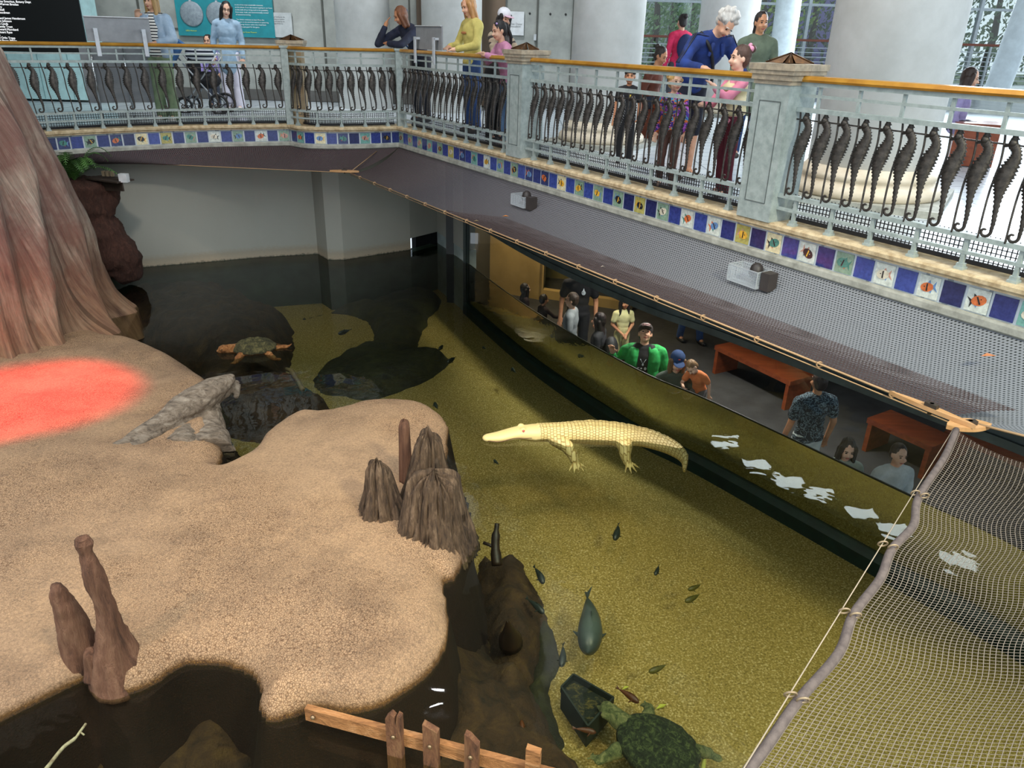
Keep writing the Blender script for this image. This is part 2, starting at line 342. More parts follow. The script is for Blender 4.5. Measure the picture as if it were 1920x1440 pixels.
# ---------------------------------------------------------------- pool basin
FZ = -.88
basin = [(p.x, p.y) for p in wall_path] + [(cor.x, cor.y)] + [(p.x, p.y) for p in GL] + [(5.0, -2.5), (-8, -2.5), (-9.6, 3)]
g = NT('olive_gravel'); v = g.coord(); n1 = g.noise(v, 60, 4, .75); n2 = g.noise(v, .9, 4); n3 = g.noise(v, 9, 4)
vor = g.add('ShaderNodeTexVoronoi', i_Scale=60.0); g.ln(v, vor.inputs['Vector'])
c = g.ramp(n1, [(.32, '483a16'), (.45, '857036'), (.56, 'ac9454'), (.68, 'f0e0b4')])
c = g.mix(g.math('MULTIPLY', n2, .5), c, '8c7a34', 'MIX'); c = g.mix(g.math('MULTIPLY', n3, .25), c, '6a5c14')
g.ln(c, g.b.inputs['Base Color']); g.b.inputs['Roughness'].default_value = .9; g.bump(n1, .6, .02)
mb = MB(); n = len(basin); mb.add([(x, y, FZ) for x, y in basin], [tuple(range(n))[::-1]]); o = mb.build('pool_gravel_bed', g.m); tag(o, 'olive yellow gravel covering the bottom of the pool', 'gravel', None, 'stuff')
w = NT('pool_water'); w.n.remove(w.b); v = w.coord('Object', (1, 1, 1)); h = w.noise(v, 3.2, 2, .5, .6); h2 = w.noise(v, 14, 2)
bm_ = w.add('ShaderNodeBump', i_Strength=.16, i_Distance=.02); w.ln(h, bm_.inputs['Height'])
tr = w.add('ShaderNodeBsdfTransparent'); tr.inputs[0].default_value = (.85, .90, .80, 1); gs = w.add('ShaderNodeBsdfGlossy', i_Roughness=.02); w.ln(bm_.outputs[0], gs.inputs['Normal'])
fr = w.add('ShaderNodeFresnel', i_IOR=1.33); w.ln(bm_.outputs[0], fr.inputs['Normal']); mx = w.add('ShaderNodeMixShader'); w.ln(fr.outputs[0], mx.inputs[0]); w.ln(tr.outputs[0], mx.inputs[1]); w.ln(gs.outputs[0], mx.inputs[2]); w.ln(mx.outputs[0], w.out.inputs[0])
mb = MB(); mb.add([(x, y, 0) for x, y in basin], [tuple(range(n))[::-1]]); o = mb.build('pool_water', w.m); tag(o, 'clear still olive green water filling the pool', 'water', None, 'stuff')
# ---------------------------------------------------------------- viewing window
GT = .72
glass = NT('window_glass'); glass.n.remove(glass.b); tr = glass.add('ShaderNodeBsdfTransparent'); tr.inputs[0].default_value = (.88, .93, .91, 1); gs = glass.add('ShaderNodeBsdfGlossy', i_Roughness=.01); fr = glass.add('ShaderNodeFresnel', i_IOR=1.5); mx = glass.add('ShaderNodeMixShader')
glass.ln(fr.outputs[0], mx.inputs[0]); glass.ln(tr.outputs[0], mx.inputs[1]); glass.ln(gs.outputs[0], mx.inputs[2]); glass.ln(mx.outputs[0], glass.out.inputs[0])
def wall_strip(name, path, z0, z1, m, off=0): 
    mb = MB(); k = len(path); mb.add([(p.x, p.y, z0) for p in path] + [(p.x, p.y, z1) for p in path], [(i, i + 1, k + i + 1, k + i) for i in range(k - 1)], 0, True); return struct(name, mb, m)
wall_strip('window_1', GL, .0, GT, glass.m)
tir = NT('submerged_window_glass'); tir.n.remove(tir.b); gs = tir.add('ShaderNodeBsdfGlossy', i_Roughness=.03); gs.inputs[0].default_value = (.50, .52, .40, 1); v = tir.coord(); bb = tir.add('ShaderNodeBump', i_Strength=.12, i_Distance=.02); tir.ln(tir.noise(v, 6, 3), bb.inputs['Height']); tir.ln(bb.outputs[0], gs.inputs['Normal']); tir.ln(gs.outputs[0], tir.out.inputs[0])
wall_strip('window_2', GL, FZ, -.003, tir.m)
teal = mat('dark_teal_sealant', '12302c', .45, c2='0c2220', scale=6)
mb = MB(); mb.sweep(GL, [(.0, FZ), (.07, FZ), (.07, FZ + .14), (.02, FZ + .20), (.0, FZ + .2)]); struct('trim_2', mb, teal)
mb = MB(); mb.sweep(GL, [(-.005, -.012), (.006, -.012), (.006, .006), (-.005, .006)]); struct('trim_3', mb, flat('1a2018', .4))
beam = mat('dark_grey_beam', '3a4746', .6, c2='2a3433', scale=5)
mb = MB(); mb.sweep(GL, [(.03, GT), (.03, GT + .07), (.0, GT + .07), (.0, 1.85), (-.25, 1.85), (-.25, GT)]); struct('wall_above_window', mb, beam)
# window end frame (left)
e0, e1 = GL[0], GL[0] + (GL[1] - GL[0]).normalized() * .30
mb = MB(); mb.beam(r2 + V((0, 0, -.9)), r2 + V((0, 0, 1.84)), .06, .05, up=(0, 1, 0)); mb.beam(e0 + V((0, 0, -.88)), e0 + V((0, 0, GT)), .05, .1, up=LD); struct('trim_4', mb, flat('22312f', .4))
# ---------------------------------------------------------------- viewing room behind the glass
LZ = -1.40
dark_floor = mat('dark_grey_carpet', '3a3a3a', .8, c2='2c2b2b', scale=3)
room = [(p.x, p.y) for p in GL][::-1]
mb = MB(); rp = [(p.x, p.y) for p in GL] + [(12, 2), (12, 17), (-2.6, 17), (-2.6, 12.9)]; k = len(rp); mb.add([(x, y, LZ) for x, y in rp], [tuple(range(k))]); struct('floor_viewing_room', mb, dark_floor)
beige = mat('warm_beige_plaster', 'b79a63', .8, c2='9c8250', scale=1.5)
def wallbox(name, a, b, z0, z1, m, th=.12):
    mb = MB(); a, b = V((a[0], a[1], 0)), V((b[0], b[1], 0)); mb.beam(a + V((0, 0, (z0 + z1) / 2)), b + V((0, 0, (z0 + z1) / 2)), th, z1 - z0); return struct(name, mb, m)
wallbox('wall_viewing_room_left', (-1.1, 12.9), (-.62, 15.3), LZ, 1.84, mat('dark_grey_panel', '3b4042', .5), .2)
wallbox('wall_viewing_room_back', (-.7, 15.5), (.52, 14.85), LZ, 1.84, beige)
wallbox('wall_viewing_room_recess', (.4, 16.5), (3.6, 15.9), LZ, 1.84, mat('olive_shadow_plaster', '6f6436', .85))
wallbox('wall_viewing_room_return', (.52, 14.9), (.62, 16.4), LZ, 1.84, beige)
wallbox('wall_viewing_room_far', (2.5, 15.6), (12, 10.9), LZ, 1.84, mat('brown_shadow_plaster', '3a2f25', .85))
mb = MB(); mb.beam((.55, 15.0, LZ + .09), (2.3, 14.3, LZ + .09), .16, .18); struct('trim_5', mb, beige)
# ---------------------------------------------------------------- gallery walls
mb = MB(); mb.box((-5.4, 16.7, 5.6), (14.6, .3, 7.0)); mb.box((6, 30, 0), (.1, .1, .1)); struct('wall_back_gallery', mb, concrete)
mb = MB()
for x in (-9.2, -7.5, -5.55, -3.9, -2.2, -1.62, .3, 1.0): mb.box((x, 16.54, 5.6), (.035, .03, 6.9))
for x0, x1, z in ((-7.5, -6.2, 3.42),): mb.box(((x0 + x1) / 2, 16.54, z), (x1 - x0, .03, .03))
struct('trim_6', mb, seam)
mb = MB(); mb.box((-5.4, 16.53, 2.24), (14.6, .05, .2)); struct('baseboard_back', mb, flat('5a5854'))
mb = MB()
for k in range(40):
    mb.lathe([(.018, 0), (.018, .012)], (0, 0, 0), 8)
ph = MB()
for x in (-2.0, -1.05, .15, .55, .85): ph.ball((x, 16.54, 3.86), (.022, .01, .022), seg=8)
struct('trim_7', ph, flat('2c2d2b'))
mb = MB(); mb.box((-11.0, 11, 5.6), (.3, 13, 7.0)); struct('wall_left_gallery', mb, concrete)
brown = mat('brown_door_frame', '76624f', .6, c2='63513f', scale=5, stretch=(1, 1, .1))
mb = MB(); mb.box((-1.95 + .05, 16.45, 4), (.28, .16, 3.7)); mb.box((PY(922, 60, 16.45).x, 16.45, 4), (.52, .16, 3.7)); struct('door_1', mb, brown)
white = mat('white_plaster_column', 'e2e1dc', .55, c2='d2d1cb', scale=3, bump=.08, bscale=40)
def column(x, y, r, label, z1=9, base=True, torus=None):
    t = empty('column', (x, y, ZF - .02), label, 'column')
    a = MB(); a.lathe([(r, .0), (r, z1 - ZF)], seg=48); a.build('shaft', white, t)
    if base:
        a = MB(); R = r * 1.0; a.lathe([(R * 1.20, .05), (R * 1.26, .08), (R * 1.26, .13), (R * 1.20, .16), (R * 1.13, .18), (R * 1.10, .21), (R * 1.14, .225), (R * 1.14, .26), (R * 1.06, .28), (R * 1.0, .32)], seg=48)
        a.build('base_moulding', mat('cream_stone_base', 'ded2bd', .6, c2='cdbfa6', scale=6), t)
        a = MB(); a.box((0, 0, .03), (R * 2.7, R * 2.7, .06), rz=math.radians(-32)); a.build('plinth', stone_g, t)
    return t
column(1.12, 10.9, .46, 'thick white round column behind the middle railing panel')
column(3.30, 7.45, .54, 'thickest white round column with moulded base behind the rightmost railing')
column(3.95, 16.2, .55, 'white round column behind the elderly person in blue')
column(-2.95, 15.6, .50, 'white round column left of the person in the navy hoodie', base=False)
column(-1.28, 15.4, .55, 'broad white column behind the person in the yellow sweatshirt', base=False)
def strut(p, q, r, label, m=None, grp=None):
    a = MB(); a.tube([p, q], r, 20); o = a.build('steel_column', m or mat('grey_white_steel', 'c3cccf', .4)); return tag(o, label, 'column', grp)
strut(PY(1463, 140, 19) - V((0, 0, 1.5)), PY(1478, -60, 19) + V((0, 0, 5)), .27, 'slim round steel column behind the person in the olive coat')
strut(PY(1870, 165, 12) , PY(1935, -60, 12) + V((.5, 0, 3)), .17, 'leaning round steel column near the top right corner')
mb = MB(); mb.box((1.12, 30, 9.4), (60, 50, .1)); 
# ---------------------------------------------------------------- curtain wall and outdoors
steel = mat('white_painted_steel', 'cfd9dd', .4)
cw = empty('curtain_wall', (4, 25, ZF), 'tall glazed wall of white steel mullions looking out on trees', 'window wall')
cw['kind'] = 'structure'
a = MB()
for x in (1.0, 3.4, 5.9, 8.4, 10.9, 13.4, 15.9, 18.4, 20.9): a.box((x - 4, 0, 3.5), (.09, .16, 7.4))
for z in (.05, 2.35, 4.6, 6.9): a.box((8, 0, z), (21, .1, .07))
for x in (1.0, 5.9, 10.9, 15.9):
    a.beam((x - 4, .3, 2.35), (x - 1.55, .3, .4), .035, .035); a.beam((x - 4, .3, .1), (x - 1.55, .3, 2.3), .035, .035); a.beam((x - 4, .3, 2.35), (x - 1.55, .3, 4.6), .035, .035)
a.build('mullion', steel, cw)
a = MB(); a.box((8, .02, 3.5), (21, .01, 7.2)); a.build('pane', glass.m, cw)
fr_ = empty('far_railing', (0, 23.6, ZF), 'distant steel railing with many thin horizontal bars along the glazed wall', 'railing')
a = MB()
for k in range(9): a.box((10, 0, .25 + k * .12), (18, .02, .02))
a.build('bar', steel, fr_)
for k in range(13): a = MB(); a.box((1.2 + k * 1.5, 0, .68), (.05, .06, 1.36)); a.build('upright', steel, fr_)
a = MB(); a.box((10, 0, 1.4), (18, .07, .06)); a.build('handrail', mat('red_brown_wood', '8c4a34', .4), fr_)
gr = mat('outdoor_ground', '7e8a70', .9, c2='59684e', scale=.6); mb = MB(); mb.box((10, 45, 1.9), (70, 22, .1)); struct('floor_outdoors', mb, gr)
rtree = random.Random(11)
def tree(x, y, z, r, h, ca, cb, label):
    t = empty('tree', (x, y, 1.9), label, 'tree', None)
    a = MB(); a.tube([(0, 0, 0), (.1, 0, h * .4), (0, .1, h * .75)], [.16, .12, .06], 8); a.build('trunk', mat('grey_bark', '5b5046', .9), t)
    a = MB()
    for k in range(2200):
        th, u = rtree.uniform(0, 6.283), rtree.uniform(-1, 1); q = math.sqrt(1 - u * u); rr = rtree.uniform(.55, 1.05)
        c = V((q * math.cos(th) * r * rr, q * math.sin(th) * r * rr, h * .62 + u * r * rr * 1.15)); s_ = rtree.uniform(.06, .15)
        e = V((rtree.gauss(0, 1), rtree.gauss(0, 1), rtree.gauss(0, 1))).normalized(); f = e.orthogonal().normalized(); g_ = e.cross(f)
        a.add([c - f * s_, c + g_ * s_ * .5, c + f * s_, c - g_ * s_ * .5], [(0, 1, 2, 3)])
    a.build('foliage', mat('leaves_' + ca, ca, .6, c2=cb, scale=1.5), t)  # leaf colours paled to imitate glare on the glazing
for i, (px, Y, r, h, ca, cb, lb) in enumerate([(1225, 30, 2.6, 5.2, '9cb87c', '6a8a58', 'leafy tree outside, behind the person in the pink jacket'), (1290, 33, 2.6, 6.0, '85a870', '587c4c', 'darker tree outside, left of the white round column'),
    (1255, 36, 3.0, 7.0, 'b3c8a4', '82a078', 'pale green tree farthest behind the pink jacket'), (1425, 32, 2.0, 4.8, 'bccc68', '789858', 'yellow green tree outside, behind the person in the olive coat'),
    (1520, 33, 2.6, 5.6, '6d7a5e', '3c4838', 'grey green tree outside, left of the thickest column'), (1860, 30, 2.6, 5.2, '8a9c78', '5c7050', 'tree outside at the top right corner')]):
    p = PY(px, 60, Y); tree(p.x, p.y, 0, r, h, ca, cb, lb)
a = MB(); p = PY(1500, 60, 38); a.box((p.x, p.y, 4.2), (7, 1, 4.4)); o = a.build('outdoor_kiosk', mat('violet_wall', '8a7fb8', .8)); tag(o, 'violet grey building outside behind the slim steel column', 'building')
a = MB(); p = PY(1350, 60, 44); a.box((p.x - 8, p.y, 6), (26, 1, 8)); o = a.build('outdoor_building', mat('pale_facade', 'b9c2c4', .8)); tag(o, 'pale facade outside behind the trees', 'building')

# dark ceiling over the far part of the hall
mb = MB(); mb.box((1, 15, 9.7), (30, 16, .3)); struct('ceiling', mb, mat('dark_hall_ceiling', '4a4640', .9, c2='2e2c2a', scale=.5))

d_ = ray(820, 1322); q_ = P(820, 1322, 0) + V((d_.x, d_.y, -d_.z)) * (9.3 / -d_.z)
t = empty('ceiling_lamp', q_, 'small round ceiling lamp whose glint shows on the water beside the fence', 'lamp'); a = MB(); a.lathe([(.22, 0), (.22, .25)], seg=20); a.build('housing', flat('2a2a2c', .5), t); a = MB(); a.lathe([(.19, -.02), (.19, -.01)], seg=20); a.build('bulb', mat('lamp_glow', 'ffffff', .5, emit=60), t)
# ================================================================== BALUSTRADE
iron = mat('dark_bronze_iron', '4a4540', .45, .55, c2='2c2926', scale=30, bump=.5, bscale=120, bdist=.003)
rgrey = mat('grey_green_painted_metal', 'a3aeab', .5, c2='8b9794', scale=18, bump=.2, bscale=60, bdist=.002)
gold = mat('varnished_golden_handrail', 'c8943a', .28, .35, c2='a8742a', scale=4, stretch=(1, 1, 1))
def horse_mesh():
    c = [(0, 0, .615, .006), (.004, 0, .60, .014), (0, 0, .575, .020), (.002, 0, .55, .026), (.022, 0, .53, .024), (.034, .002, .505, .026), (.036, .006, .47, .034), (.028, .014, .43, .043), (.018, .024, .385, .049), (.014, .034, .34, .047), (.018, .042, .30, .036), (.024, .05, .26, .025), (.032, .058, .21, .018), (.041, .066, .15, .014), (.048, .07, .10, .012), (.048, .07, .055, .010)]
    for k in range(10):
        a = -.1 - k * .58; rr = .036 * (1 - k * .085); c.append((.012 + rr * math.cos(a), .07, .038 + rr * math.sin(a), .0095 - k * .0004))
    pts = []; rad = []
    cp = spline([V(p[:3]) for p in c], 4); 
    rs = []
    for i in range(len(c) - 1):
        for k in range(4): rs.append(c[i][3] + (c[i + 1][3] - c[i][3]) * k / 4)
    rs.append(c[-1][3])
    for i, (p, r) in enumerate(zip(cp, rs)):
        ridge = 1.06 + (.20 if i % 2 else -.14) * (1 if 14 < i < 60 else .3)
        pts.append(V((p.x, -p.y, p.z))); rad.append(r * ridge * .62)
    a = MB(); a.tube(pts, rad, 10, flatten=1.7)
    a.cone((0, 0, .555), (-.048, 0, .538), .015, .008, 8); a.cone((0, 0, .56), (0, 0, .56), .026, .026, 10)
    for k, (x, z) in enumerate([(-.014, .603), (.0, .622), (.016, .612), (.03, .583)]): a.cone((x * .5, 0, .59), (x, 0, z), .008, .002, 6)
    for k, (x, z, y) in enumerate([(.062, .50, 0), (.068, .47, -.006), (.07, .44, -.012), (.066, .41, -.02), (.064, .38, -.026), (.062, .35, -.032), (.055, .32, -.038)]): a.cone((x - .02, y, z), (x + .006, y, z - .004), .010, .002, 6)
    a.ball((-.006, -.016, .562), .006, seg=8); a.ball((-.006, .016, .562), .006, seg=8)
    return a.mesh('seahorse', iron)
def bar_mesh():
    a = MB(); a.tube(spline([(0, 0, .63), (.012, 0, .56), (.024, -.01, .45), (.022, -.035, .30), (.034, -.06, .15), (.046, -.072, .0)], 6), .0072, 8); return a.mesh('curved_bar', iron)
HM, BM_ = horse_mesh(), bar_mesh()
foot_m = MB(); foot_m.box((0, 0, .11), (.026, .026, .22)); foot_m.box((0, 0, .02), (.045, .045, .04)); foot_m.box((0, 0, .008), (.06, .06, .016)); foot_m = foot_m.mesh('foot_upright', rgrey)
UPM = MB(); UPM.box((0, 0, 0), (.022, .02, .18)); UPM = UPM.mesh('upright', rgrey)
def rect(o, z, w, h): return [(o - w / 2, z - h / 2), (o + w / 2, z - h / 2), (o + w / 2, z + h / 2), (o - w / 2, z + h / 2)]
def plen(path): return sum((q - p).length for p, q in zip(path[:-1], path[1:]))
def panel(path, n, label):
    o0 = path[0]; t = empty('balustrade', (o0.x, o0.y, ZF), label, 'railing', 'seahorse railing panels around the pool')
    loc = [p - V((o0.x, o0.y, 0)) for p in path]; lz = lambda z: z - ZF; IN = -.06
    a = MB(); a.sweep(loc, [(IN - .04, lz(3.195)), (IN + .04, lz(3.195)), (IN + .047, lz(3.21)), (IN + .03, lz(3.235)), (IN - .03, lz(3.238)), (IN - .047, lz(3.21))]); a.build('handrail', gold, t)
    a = MB(); a.sweep(loc, rect(IN, lz(3.18), .05, .03)); a.build('top_rail', rgrey, t)
    a = MB(); a.sweep(loc, rect(IN, lz(3.10), .022, .02)); a.build('middle_rail', rgrey, t)
    a = MB(); a.sweep(loc, rect(IN, lz(3.0), .05, .032)); a.build('lower_rail', rgrey, t)
    a = MB(); a.sweep(loc, rect(IN + .05, lz(2.365), .05, .032)); a.build('bottom_rail', rgrey, t)
    a = MB(); a.sweep(loc, rect(IN + .05, lz(2.262), .03, .022)); a.build('foot_rail', rgrey, t)
    a = MB(); a.sweep(loc, rect(IN, lz(2.93), .010, .010)); a.build('link_rod', iron, t)
    L = plen(path); step = L / n
    for i, (p, d, s) in enumerate(arc_pts(loc, step, .0, step * .5)):
        rz = math.atan2(d.y, d.x); nn = V((d.y, -d.x, 0))
        h = link('seahorse', HM, t); h.location = p + nn * IN + V((0, 0, lz(2.38))); h.rotation_euler.z = rz
    for i, (p, d, s) in enumerate(arc_pts(loc, step, .0, .02)):
        if s > L - .03: break
        rz = math.atan2(d.y, d.x); nn = V((d.y, -d.x, 0))
        h = link('curved_bar', BM_, t); h.location = p + nn * IN + V((0, 0, lz(2.37))); h.rotation_euler.z = rz
    m_ = max(2, round(L / .33)); 
    for p, d, s in arc_pts(loc, L / m_, .0, L / m_ * .5):
        nn = V((d.y, -d.x, 0)); u_ = link('upright', UPM, t); u_.location = p + nn * IN + V((0, 0, lz(3.09))); u_.rotation_euler.z = math.atan2(d.y, d.x)
        f = link('foot_upright', foot_m, t); f.location = p + nn * (IN + .05) + V((0, 0, .0)); f.rotation_euler.z = math.atan2(d.y, d.x)
    g = MB()
    for k in range(6): g.sweep(loc, rect(IN - .13, lz(2.19 + k * .031), .006, .006))
    for p, d, s in arc_pts(loc, .031, .0, .01):
        nn = V((d.y, -d.x, 0)); g.box(p + nn * (IN - .13) + V((0, 0, lz(2.26))), (.006, .006, .19), rz=math.atan2(d.y, d.x))
    g.sweep(loc, rect(IN - .13, lz(2.165), .02, .03)); g.build('grille', flat('26262a', .6), t)
    return t
panel(LEFT1, 30, 'long curved seahorse railing panel at the far left of the pool')
panel(LEFT2, 11, 'short bowed seahorse railing panel below the person in the navy hoodie')
panel([BL(.07), BL(1.6), BL(3.27)], 18, 'seahorse railing panel the girl in the pink hoodie leans on')
panel([BL(3.62), BL(5.3), BL(6.99)], 20, 'seahorse railing panel in front of the elderly person in blue')
panel([BL(7.33), BL(9), BL(10.7)], 20, 'nearest seahorse railing panel at the right edge')
bronze = mat('aged_bronze_finial', '6a4a2a', .4, .6, c2='3f2c1c', scale=14)
def post(p, rz, label, w=.32, finial=True, shaft=None):
    t = empty('railing_post', (p.x, p.y, ZF - .002), label, 'post', 'railing posts', rz)
    sh = shaft or rgrey; a = MB(); a.box((0, 0, .51), (w, .30, 1.02)); 
    a.build('shaft', sh, t)
    a = MB()
    for y in (-.152, .152):
        for x in (-w * .3, w * .3): a.box((x, y, .52), (.006, .004, .76))
        for z in (.14, .90): a.box((0, y, z), (w * .6, .004, .006))
    a.build('incised_frame', flat('5c6462'), t)
    if finial:
        a = MB(); z = 1.02
        for ww, h in ((.02, .03), (.05, .04), (.075, .03), (.095, .045)): a.box((0, 0, z + h / 2), (w + ww, .30 + ww, h)); z += h
        cp_ = a.build('cap', mat('weathered_cap_stone', 'b3a48c', .7, c2='8b8272', scale=16, bump=.3), t)
        a = MB(); N = 5
        for k in range(N):
            w0 = 2 * math.pi * k / N + .3; tip = V((math.cos(w0) * .19, math.sin(w0) * .17, z + .004)); l = V((math.cos(w0 - .5) * .07, math.sin(w0 - .5) * .07, z + .004)); r = V((math.cos(w0 + .5) * .07, math.sin(w0 + .5) * .07, z + .004)); top = V((0, 0, z + .075))
            a.add([tip, l, r, top, V((0, 0, z))], [(0, 3, 1), (0, 2, 3), (0, 1, 4), (0, 4, 2)])
            a.tube([tip + V((0, 0, .004)), top], .006, 6)
        a.build('starfish_finial', bronze, cp_)
    return t
RZ = math.atan2(LD.y, LD.x)
post(BL(3.45, -.08), RZ, 'grey railing post with starfish cap beside the girl in the pink hoodie')
post(BL(7.16, -.08), RZ, 'tall grey railing post with starfish cap beside the girl with the pink bow', .34)
post(V((-3.41, 12.36, 0)), .1, 'railing post with starfish cap left of the short bowed panel', .30, True, mat('tan_post_side', 'b09a78', .6))
def slim(p, label):
    a = MB(); a.box((0, 0, .53), (.10, .10, 1.07)); a.box((0, 0, 1.08), (.13, .13, .03)); o = a.build('slim_railing_post', rgrey); o.location = (p.x, p.y, ZF - .002); o.rotation_euler.z = .35; return tag(o, label, 'post')
slim(V((-3.475, 12.15, 0)), 'slim grey post where the two left railing panels meet'); slim(BL(.0, -.03), 'slim grey corner post below the navy hoodie sleeve')
# ------------------------------------------------------------------ reading boards clipped to the handrail
def board(p, rz, label, w=.80, h=.30):
    t = empty('information_board', (p.x, p.y, 3.2), label, 'sign', None, rz)
    a = MB(); a.beam((-w / 2, .02, .20), (w / 2, .02, .20), .02, h); a.build('panel', mat('grey_board_back', '8c8f92', .5), t)
    a = MB(); a.box((0, .008, .20 + h / 2), (w, .03, .012)); a.build('edge', flat('c9ccce', .4), t)
    for x in (-w * .37, w * .37):
        a = MB(); a.box((x, -.06, .04), (.05, .02, .34)); a.box((x, -.02, .19), (.05, .09, .03)); a.build('bracket', flat('c4cad0', .35), t)
    return t
board(V((-5.42, 11.26, 0)), .62, 'grey reading board clipped to the handrail in front of the person in the striped shirt')
board(BL(.95, -.06), RZ, 'grey reading board clipped to the handrail in front of the yellow sweatshirt', .80, .30)
a = MB(); a.box((0, 0, .62), (.95, .03, .75)); st = empty('graphic_stand', (-5.95, 12.15, ZF), 'free standing grey display panel on chrome legs behind the left railing', 'sign', None, .45)
a.build('panel', mat('grey_board_back', '8c8f92', .5), st)
for x in (-.33, .1):
    a = MB(); a.tube([(x, -.05, 0), (x, -.05, 1.05)], .016, 10); a.tube([(x, -.05, .01), (x + .0, -.05, .02)], .12, 20); a.build('leg', flat('d5d8da', .15, .9), st)
# ------------------------------------------------------------------ wall displays
blk = flat('08090b', .3); cy = mat('pale_cyan_panel', 'b9dedd', .5)
wz = 16.5
sc = empty('wall_display', (-9.25, 15.2, 2.15), 'large black display with white names in a pale cyan frame, top left', 'display', None, 0)
# the display stands on a cyan cabinet
a = MB(); a.box((-.25, 0, .42), (3.6, .4, .80)); a.build('cabinet', cy, sc)
a = MB(); a.box((-.25, -.02, 2.2), (3.6, .2, 2.8)); a.build('frame', cy, sc)
a = MB(); a.box((0, -.13, 2.18), (2.75, .03, 2.75)); a.build('screen', blk, sc)
for x in (-1.3, -.65, -.1, .45, 1.0, 1.55): a = MB(); a.box((x, -.205, .42), (.008, .01, .78)); a.build('panel_joint', flat('7aa0a2'), sc)
wt = mat('white_letter', 'ffffff', .5, emit=.9)
lines = ['Jerome Emeritus, Botany Dept', 'and Warren Breslau', 'emery', 'Rosekell', 'lin Goodman', 'lton', 'Bell and James Henderson', 'harles Johnson', 'lwart Leeds', 'or Family Trust', 'd Howard Moreland', 'd J. Stuart Ryan', 'Ritus', 's and Orlin Trapp', 'w and Bryan White']
for i, l in enumerate(lines): q_ = PY(-10, 4 + i * 5.25, 15.05); text('lettering', l, q_, (1, 0, 0), (0, 0, 1), .052, wt, sc)
tealm = mat('teal_panel', '1f8a93', .45)
tp = empty('teal_donor_panel', (-5.80, 16.5, 3.30), 'teal wall panel with two round silver medallions and white text', 'sign')
a = MB(); a.box((0, 0, .60), (1.90, .06, 1.2)); a.build('board', tealm, tp)
for x in (-.64, -.13):
    a = MB(); a.lathe([(.225, 0), (.225, .02), (.205, .03)], seg=40); me = a.mesh('medallion', mat('silver_medallion', '9aa5ab', .45, .3, c2='7f8b92', scale=20, bump=.6)); me.transform(Matrix.Rotation(math.pi / 2, 4, 'X')); m_ = link('medallion', me, tp); m_.location = (x, -.03, .39)
    a = MB(); a.box((x, -.045, .62), (.04, .02, .03)); a.build('clip', flat('cfd4d6', .3, .6), tp)
wl = mat('sign_white_text', 'f2f6f6', .6)
for i, l in enumerate(['is one of the most sustainable museums', 'on the planet. From the natural topping to our fauna', 'to the walls of our living roof to the possibility', 'from water, fuels, and environmentally minded', 'of natural recovering.', '', 'The choice continues to lead. More the', 'museum in the world to commit to powering', 'the energy choices rather than fossil fuels', 'ever changing goal for the game.']):
    if l.strip(): text('lettering', l, (-5.80 + .22, 16.46, 3.30 + .56 - i * .043), (1, 0, 0), (0, 0, 1), .034, wl, tp)
yl = mat('sign_yellow_text', 'cfe04a', .6)
for x, l in ((-.8, 'LEED Platinum'), (-.28, 'Living Building Recognition'), (.3, 'Top Green Museum')): text('lettering', l, (-5.80 + x, 16.46, 3.30 + .08), (1, 0, 0), (0, 0, 1), .036, yl, tp)
def notice(px, py, Y, w, h, m, label, lines=()):
    p = PY(px, py, Y); a = MB(); a.box((0, 0, 0), (w, .03, h)); t = empty('wall_notice', p, label, 'sign'); a.build('board', m, t)
    for i, (l, s_, mm) in enumerate(lines): text('lettering', l, (p.x - w * .42, p.y - .017, p.z + h * .3 - i * s_ * 1.3), (1, 0, 0), (0, 0, 1), s_, mm, t)
    return t
gt = flat('6c7072')
notice(528, 47, 16.5, .42, .44, mat('clear_grey_plaque', 'b7bcbb', .4), 'small grey framed plaque right of the teal panel', [('Major funding for the', .03, gt), ('building and exhibits', .03, gt), ('was provided by the', .03, gt), ('people of the city', .03, gt)])
notice(968, 44, 16.5, .30, .42, mat('white_sign', 'e0e2e2', .5), 'white wall sign behind the girl in the pink hoodie', [('', .05, gt), ('', .05, gt), ('Use Door', .06, gt), ('evacuation', .05, gt)])
notice(757, 29, 16.5, .14, .22, mat('blue_sign', '2a5fb4', .5), 'small blue sign right of the navy hoodie')
notice(1003, 70, 16.5, .05, .11, mat('grey_socket', 'c2c6c8', .4), 'small grey socket on the concrete wall')
# ================================================================== NETTING
def net_mat(name, cu, cv, th, color, rough=.8, c2=None):
    t = NT(name); uv = t.add('ShaderNodeUVMap'); sp = t.add('ShaderNodeSeparateXYZ'); t.ln(uv.outputs[0], sp.inputs[0])
    def lane(o, cell):
        f = t.math('FRACT', t.math('DIVIDE', o, cell)); d = t.math('ABSOLUTE', t.math('SUBTRACT', f, .5)); return t.math('GREATER_THAN', d, .5 - th)
    fac = t.math('MAXIMUM', lane(sp.outputs[0], cu), lane(sp.outputs[1], cv))
    t.b.inputs['Base Color'].default_value = rgb(color); t.b.inputs['Roughness'].default_value = rough
    tr = t.add('ShaderNodeBsdfTransparent'); mx = t.add('ShaderNodeMixShader'); t.ln(fac, mx.inputs[0]); t.ln(tr.outputs[0], mx.inputs[1]); t.ln(t.b.outputs[0], mx.inputs[2]); t.ln(mx.outputs[0], t.out.inputs[0])
    return t.m
